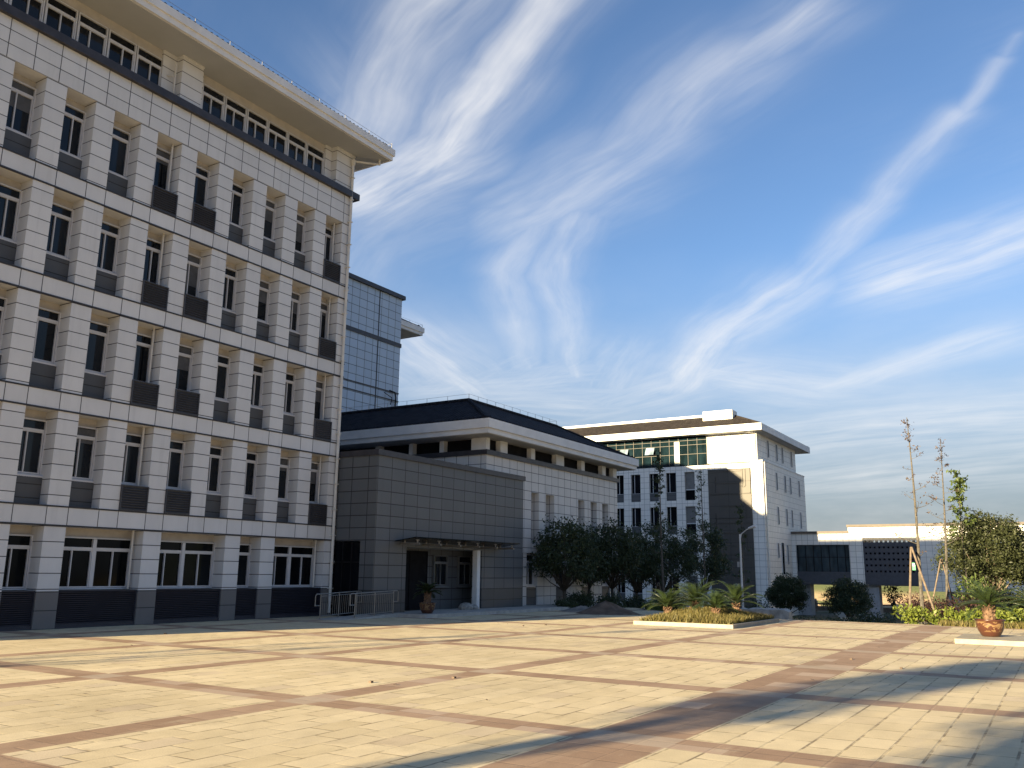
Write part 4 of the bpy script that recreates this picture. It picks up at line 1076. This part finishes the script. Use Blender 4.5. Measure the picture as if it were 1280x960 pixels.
# fibres: noise stretched along the wind
ang = CLOUD_ANG = 0.0
def stretch(ang, sx, sy, scale, seed):
    mp = nt.nodes.new('ShaderNodeMapping'); mp.vector_type = 'TEXTURE'; nt.links.new(wuv, mp.inputs[0]); mp.inputs['Rotation'].default_value = (0,0,ang); mp.inputs['Scale'].default_value = (sx,sy,1); mp.inputs['Location'].default_value = (seed,seed*.3,0)
    return q.noise(mp.outputs[0], scale, 7, .58, .1)
STROKES = [((0.928, 0.507), (1.054, 0.685), 0.0601, 0.85, 0.0, 1), ((1.054, 0.685), (1.168, 0.894), 0.0772, 0.85, 0.218, 1), ((1.168, 0.894), (1.207, 1.108), 0.1107, 0.85, 0.456, 1), ((0.855, 0.63), (0.973, 0.854), 0.0814, 0.6, 0.0, 2), ((0.973, 0.854), (1.096, 1.031), 0.0889, 0.6, 0.253, 2), ((0.951, 0.852), (1.19, 0.883), 0.1059, 0.35, 0.0, 3), ((1.167, 0.234), (1.333, 0.492), 0.0628, 0.48, 0.0, 4), ((1.333, 0.492), (1.4, 0.765), 0.085, 0.48, 0.307, 4), ((1.4, 0.765), (1.438, 0.879), 0.0951, 0.48, 0.588, 4), ((1.238, 0.362), (1.391, 0.641), 0.0951, 0.45, 0.0, 5), ((1.391, 0.641), (1.428, 0.835), 0.1285, 0.45, 0.318, 5), ((1.493, 0.751), (1.673, 0.925), 0.0606, 0.46, 0.0, 6), ((1.673, 0.925), (2.239, 1.191), 0.0551, 0.46, 0.25, 6), ((1.462, 0.836), (1.59, 0.992), 0.0602, 0.36, 0.0, 7), ((1.59, 0.992), (2.12, 1.277), 0.0495, 0.36, 0.202, 7), ((1.318, -0.01), (1.413, 0.036), 0.0117, 0.22, 0.0, 8), ((1.371, 0.016), (1.515, 0.092), 0.0157, 0.42, 0.0, 9), ((1.488, 0.077), (1.725, 0.264), 0.0323, 0.55, 0.0, 10), ((1.725, 0.264), (1.97, 0.477), 0.0424, 0.55, 0.302, 10), ((1.97, 0.477), (2.184, 0.723), 0.101, 0.6, 0.0, 11), ((2.184, 0.723), (2.478, 0.938), 0.1014, 0.6, 0.326, 11), ((1.934, -0.026), (2.0, 0.123), 0.1183, 0.75, 0.0, 12), ((2.0, 0.123), (2.026, 0.254), 0.1301, 0.75, 0.163, 12), ((2.464, 0.116), (2.679, 0.56), 0.0861, 0.42, 0.0, 13), ((3.168, 0.018), (3.12, 0.744), 0.2628, 0.5, 0.0, 14), ((1.798, 1.424), (2.22, 1.497), 0.144, 0.55, 0.0, 15), ((2.177, 0.986), (2.487, 1.241), 0.1302, 0.4, 0.0, 16), ((2.487, 1.241), (2.306, 1.493), 0.2416, 0.4, 0.401, 16), ((3.633, 0.035), (3.71, 0.863), 0.3513, 0.38, 0.0, 17), ((2.662, 0.603), (2.465, 0.809), 0.1822, 0.42, 0.0, 18), ((2.465, 0.809), (2.545, 1.212), 0.1917, 0.42, 0.285, 18), ((2.313, 1.263), (2.223, 1.56), 0.2271, 0.4, 0.0, 19), ((2.223, 1.56), (1.933, 1.528), 0.1837, 0.4, 0.31, 19), ((1.324, 0.979), (1.329, 1.148), 0.1248, 0.22, 0.0, 20), ((1.329, 1.148), (1.409, 1.283), 0.0994, 0.22, 0.169, 20)]
total = None
for (a, b, w_, inten, s0, pid) in STROKES:
    ba = (b[0]-a[0], b[1]-a[1], 0.); L2 = ba[0]**2+ba[1]**2; Ln = sqrt(L2)
    pa = q.vmath('SUBTRACT', flat, (a[0],a[1],0)).outputs[0]
    al = q.vmath('DOT_PRODUCT', pa, (ba[0]/Ln, ba[1]/Ln, 0)).outputs['Value']
    pe = q.vmath('DOT_PRODUCT', pa, (-ba[1]/Ln, ba[0]/Ln, 0)).outputs['Value']
    h = q.math('MULTIPLY', q.math('DIVIDE', al, Ln, clamp=True), Ln)
    dd = q.vmath('LENGTH', q.comb(q.math('SUBTRACT', al, h), pe, 0.)).outputs['Value']
    g = q.math('EXPONENT', q.math('MULTIPLY', q.math('POWER', q.math('DIVIDE', dd, w_), 2.), -1.))
    fr = q.noise(q.comb(q.math('ADD', al, s0), q.math('MULTIPLY', pe, 6.5), pid*3.7), 2.3, 4, .62)
    g = q.math('MULTIPLY', g, q.maprange(fr, .22, .78, .26*inten, 1.08*inten))
    total = g if total is None else q.math('MAXIMUM', total, g)
fib = stretch(1.149, 1.0, .11, 5.5, 1.); fib2 = stretch(1.149+.10, 1.0, .16, 12., 5.); soft = q.noise(wuv, 1.4, 6, .6)
tex = q.math('ADD', q.math('MULTIPLY', q.maprange(fib, .25, .78), .55), q.math('ADD', q.math('MULTIPLY', q.maprange(fib2, .3, .75), .35), q.math('MULTIPLY', q.maprange(soft, .35, .7), .25)))
cl = q.math('MULTIPLY', total, q.math('MULTIPLY_ADD', q.maprange(soft, .3, .7), .45, .62))
veil = q.math('MULTIPLY', q.maprange(q.noise(flat, .55, 5, .6), .45, .75), q.math('MULTIPLY_ADD', tex, .22, .02))
low = q.math('MULTIPLY', q.maprange(dz, .42, .08), q.math('MULTIPLY', q.maprange(q.noise(q.scale(flat, .5, .5, 1.), 1.2, 6, .6), .40, .7), .32))
cl = q.math('ADD', cl, q.math('MAXIMUM', veil, low), clamp=True)
base = q.mix(1., sky.outputs[0], (.81,.92,1.10), 'MULTIPLY')
lum = q.vmath('SCALE', (1.0,.985,.97), scale=5.6).outputs[0]
haze = q.maprange(dz, .36, .02, 0., .85)
base = q.mix(haze, base, q.vmath('SCALE', (.90,.96,1.10), scale=1.65).outputs[0])
nt.links.new(q.mix(cl, base, lum), bg_.inputs[0])
bg_.inputs[1].default_value = .05

# ------------------------------------------------------------------ camera
cam = bpy.data.cameras.new('camera'); co = bpy.data.objects.new('camera', cam); COL.objects.link(co); S.camera = co
pitch, roll, head = radians(12.156), radians(.7057), radians(31.858)
Fv = Vector((cos(pitch)*cos(head), cos(pitch)*sin(head), sin(pitch))); Rv0 = Vector((sin(head), -cos(head), 0)); Uv0 = Rv0.cross(Fv)
Rv = Rv0*cos(roll)+Uv0*sin(roll); Uv = -Rv0*sin(roll)+Uv0*cos(roll)
co.matrix_world = Matrix(((Rv.x,Uv.x,-Fv.x,0),(Rv.y,Uv.y,-Fv.y,0),(Rv.z,Uv.z,-Fv.z,1.75),(0,0,0,1)))
cam.sensor_fit = 'HORIZONTAL'; cam.sensor_width = 36.; cam.lens = 36.*1093.5/1280.
cam.clip_start = .1; cam.clip_end = 4000
S.view_settings.view_transform = 'Standard'; S.view_settings.look = 'None'; S.view_settings.gamma = 1.; S.view_settings.exposure = 1.88
S.view_settings.use_curve_mapping = False
S.render.resolution_x = 1024; S.render.resolution_y = 768
S.cycles.max_bounces = 6; S.cycles.use_denoising = True
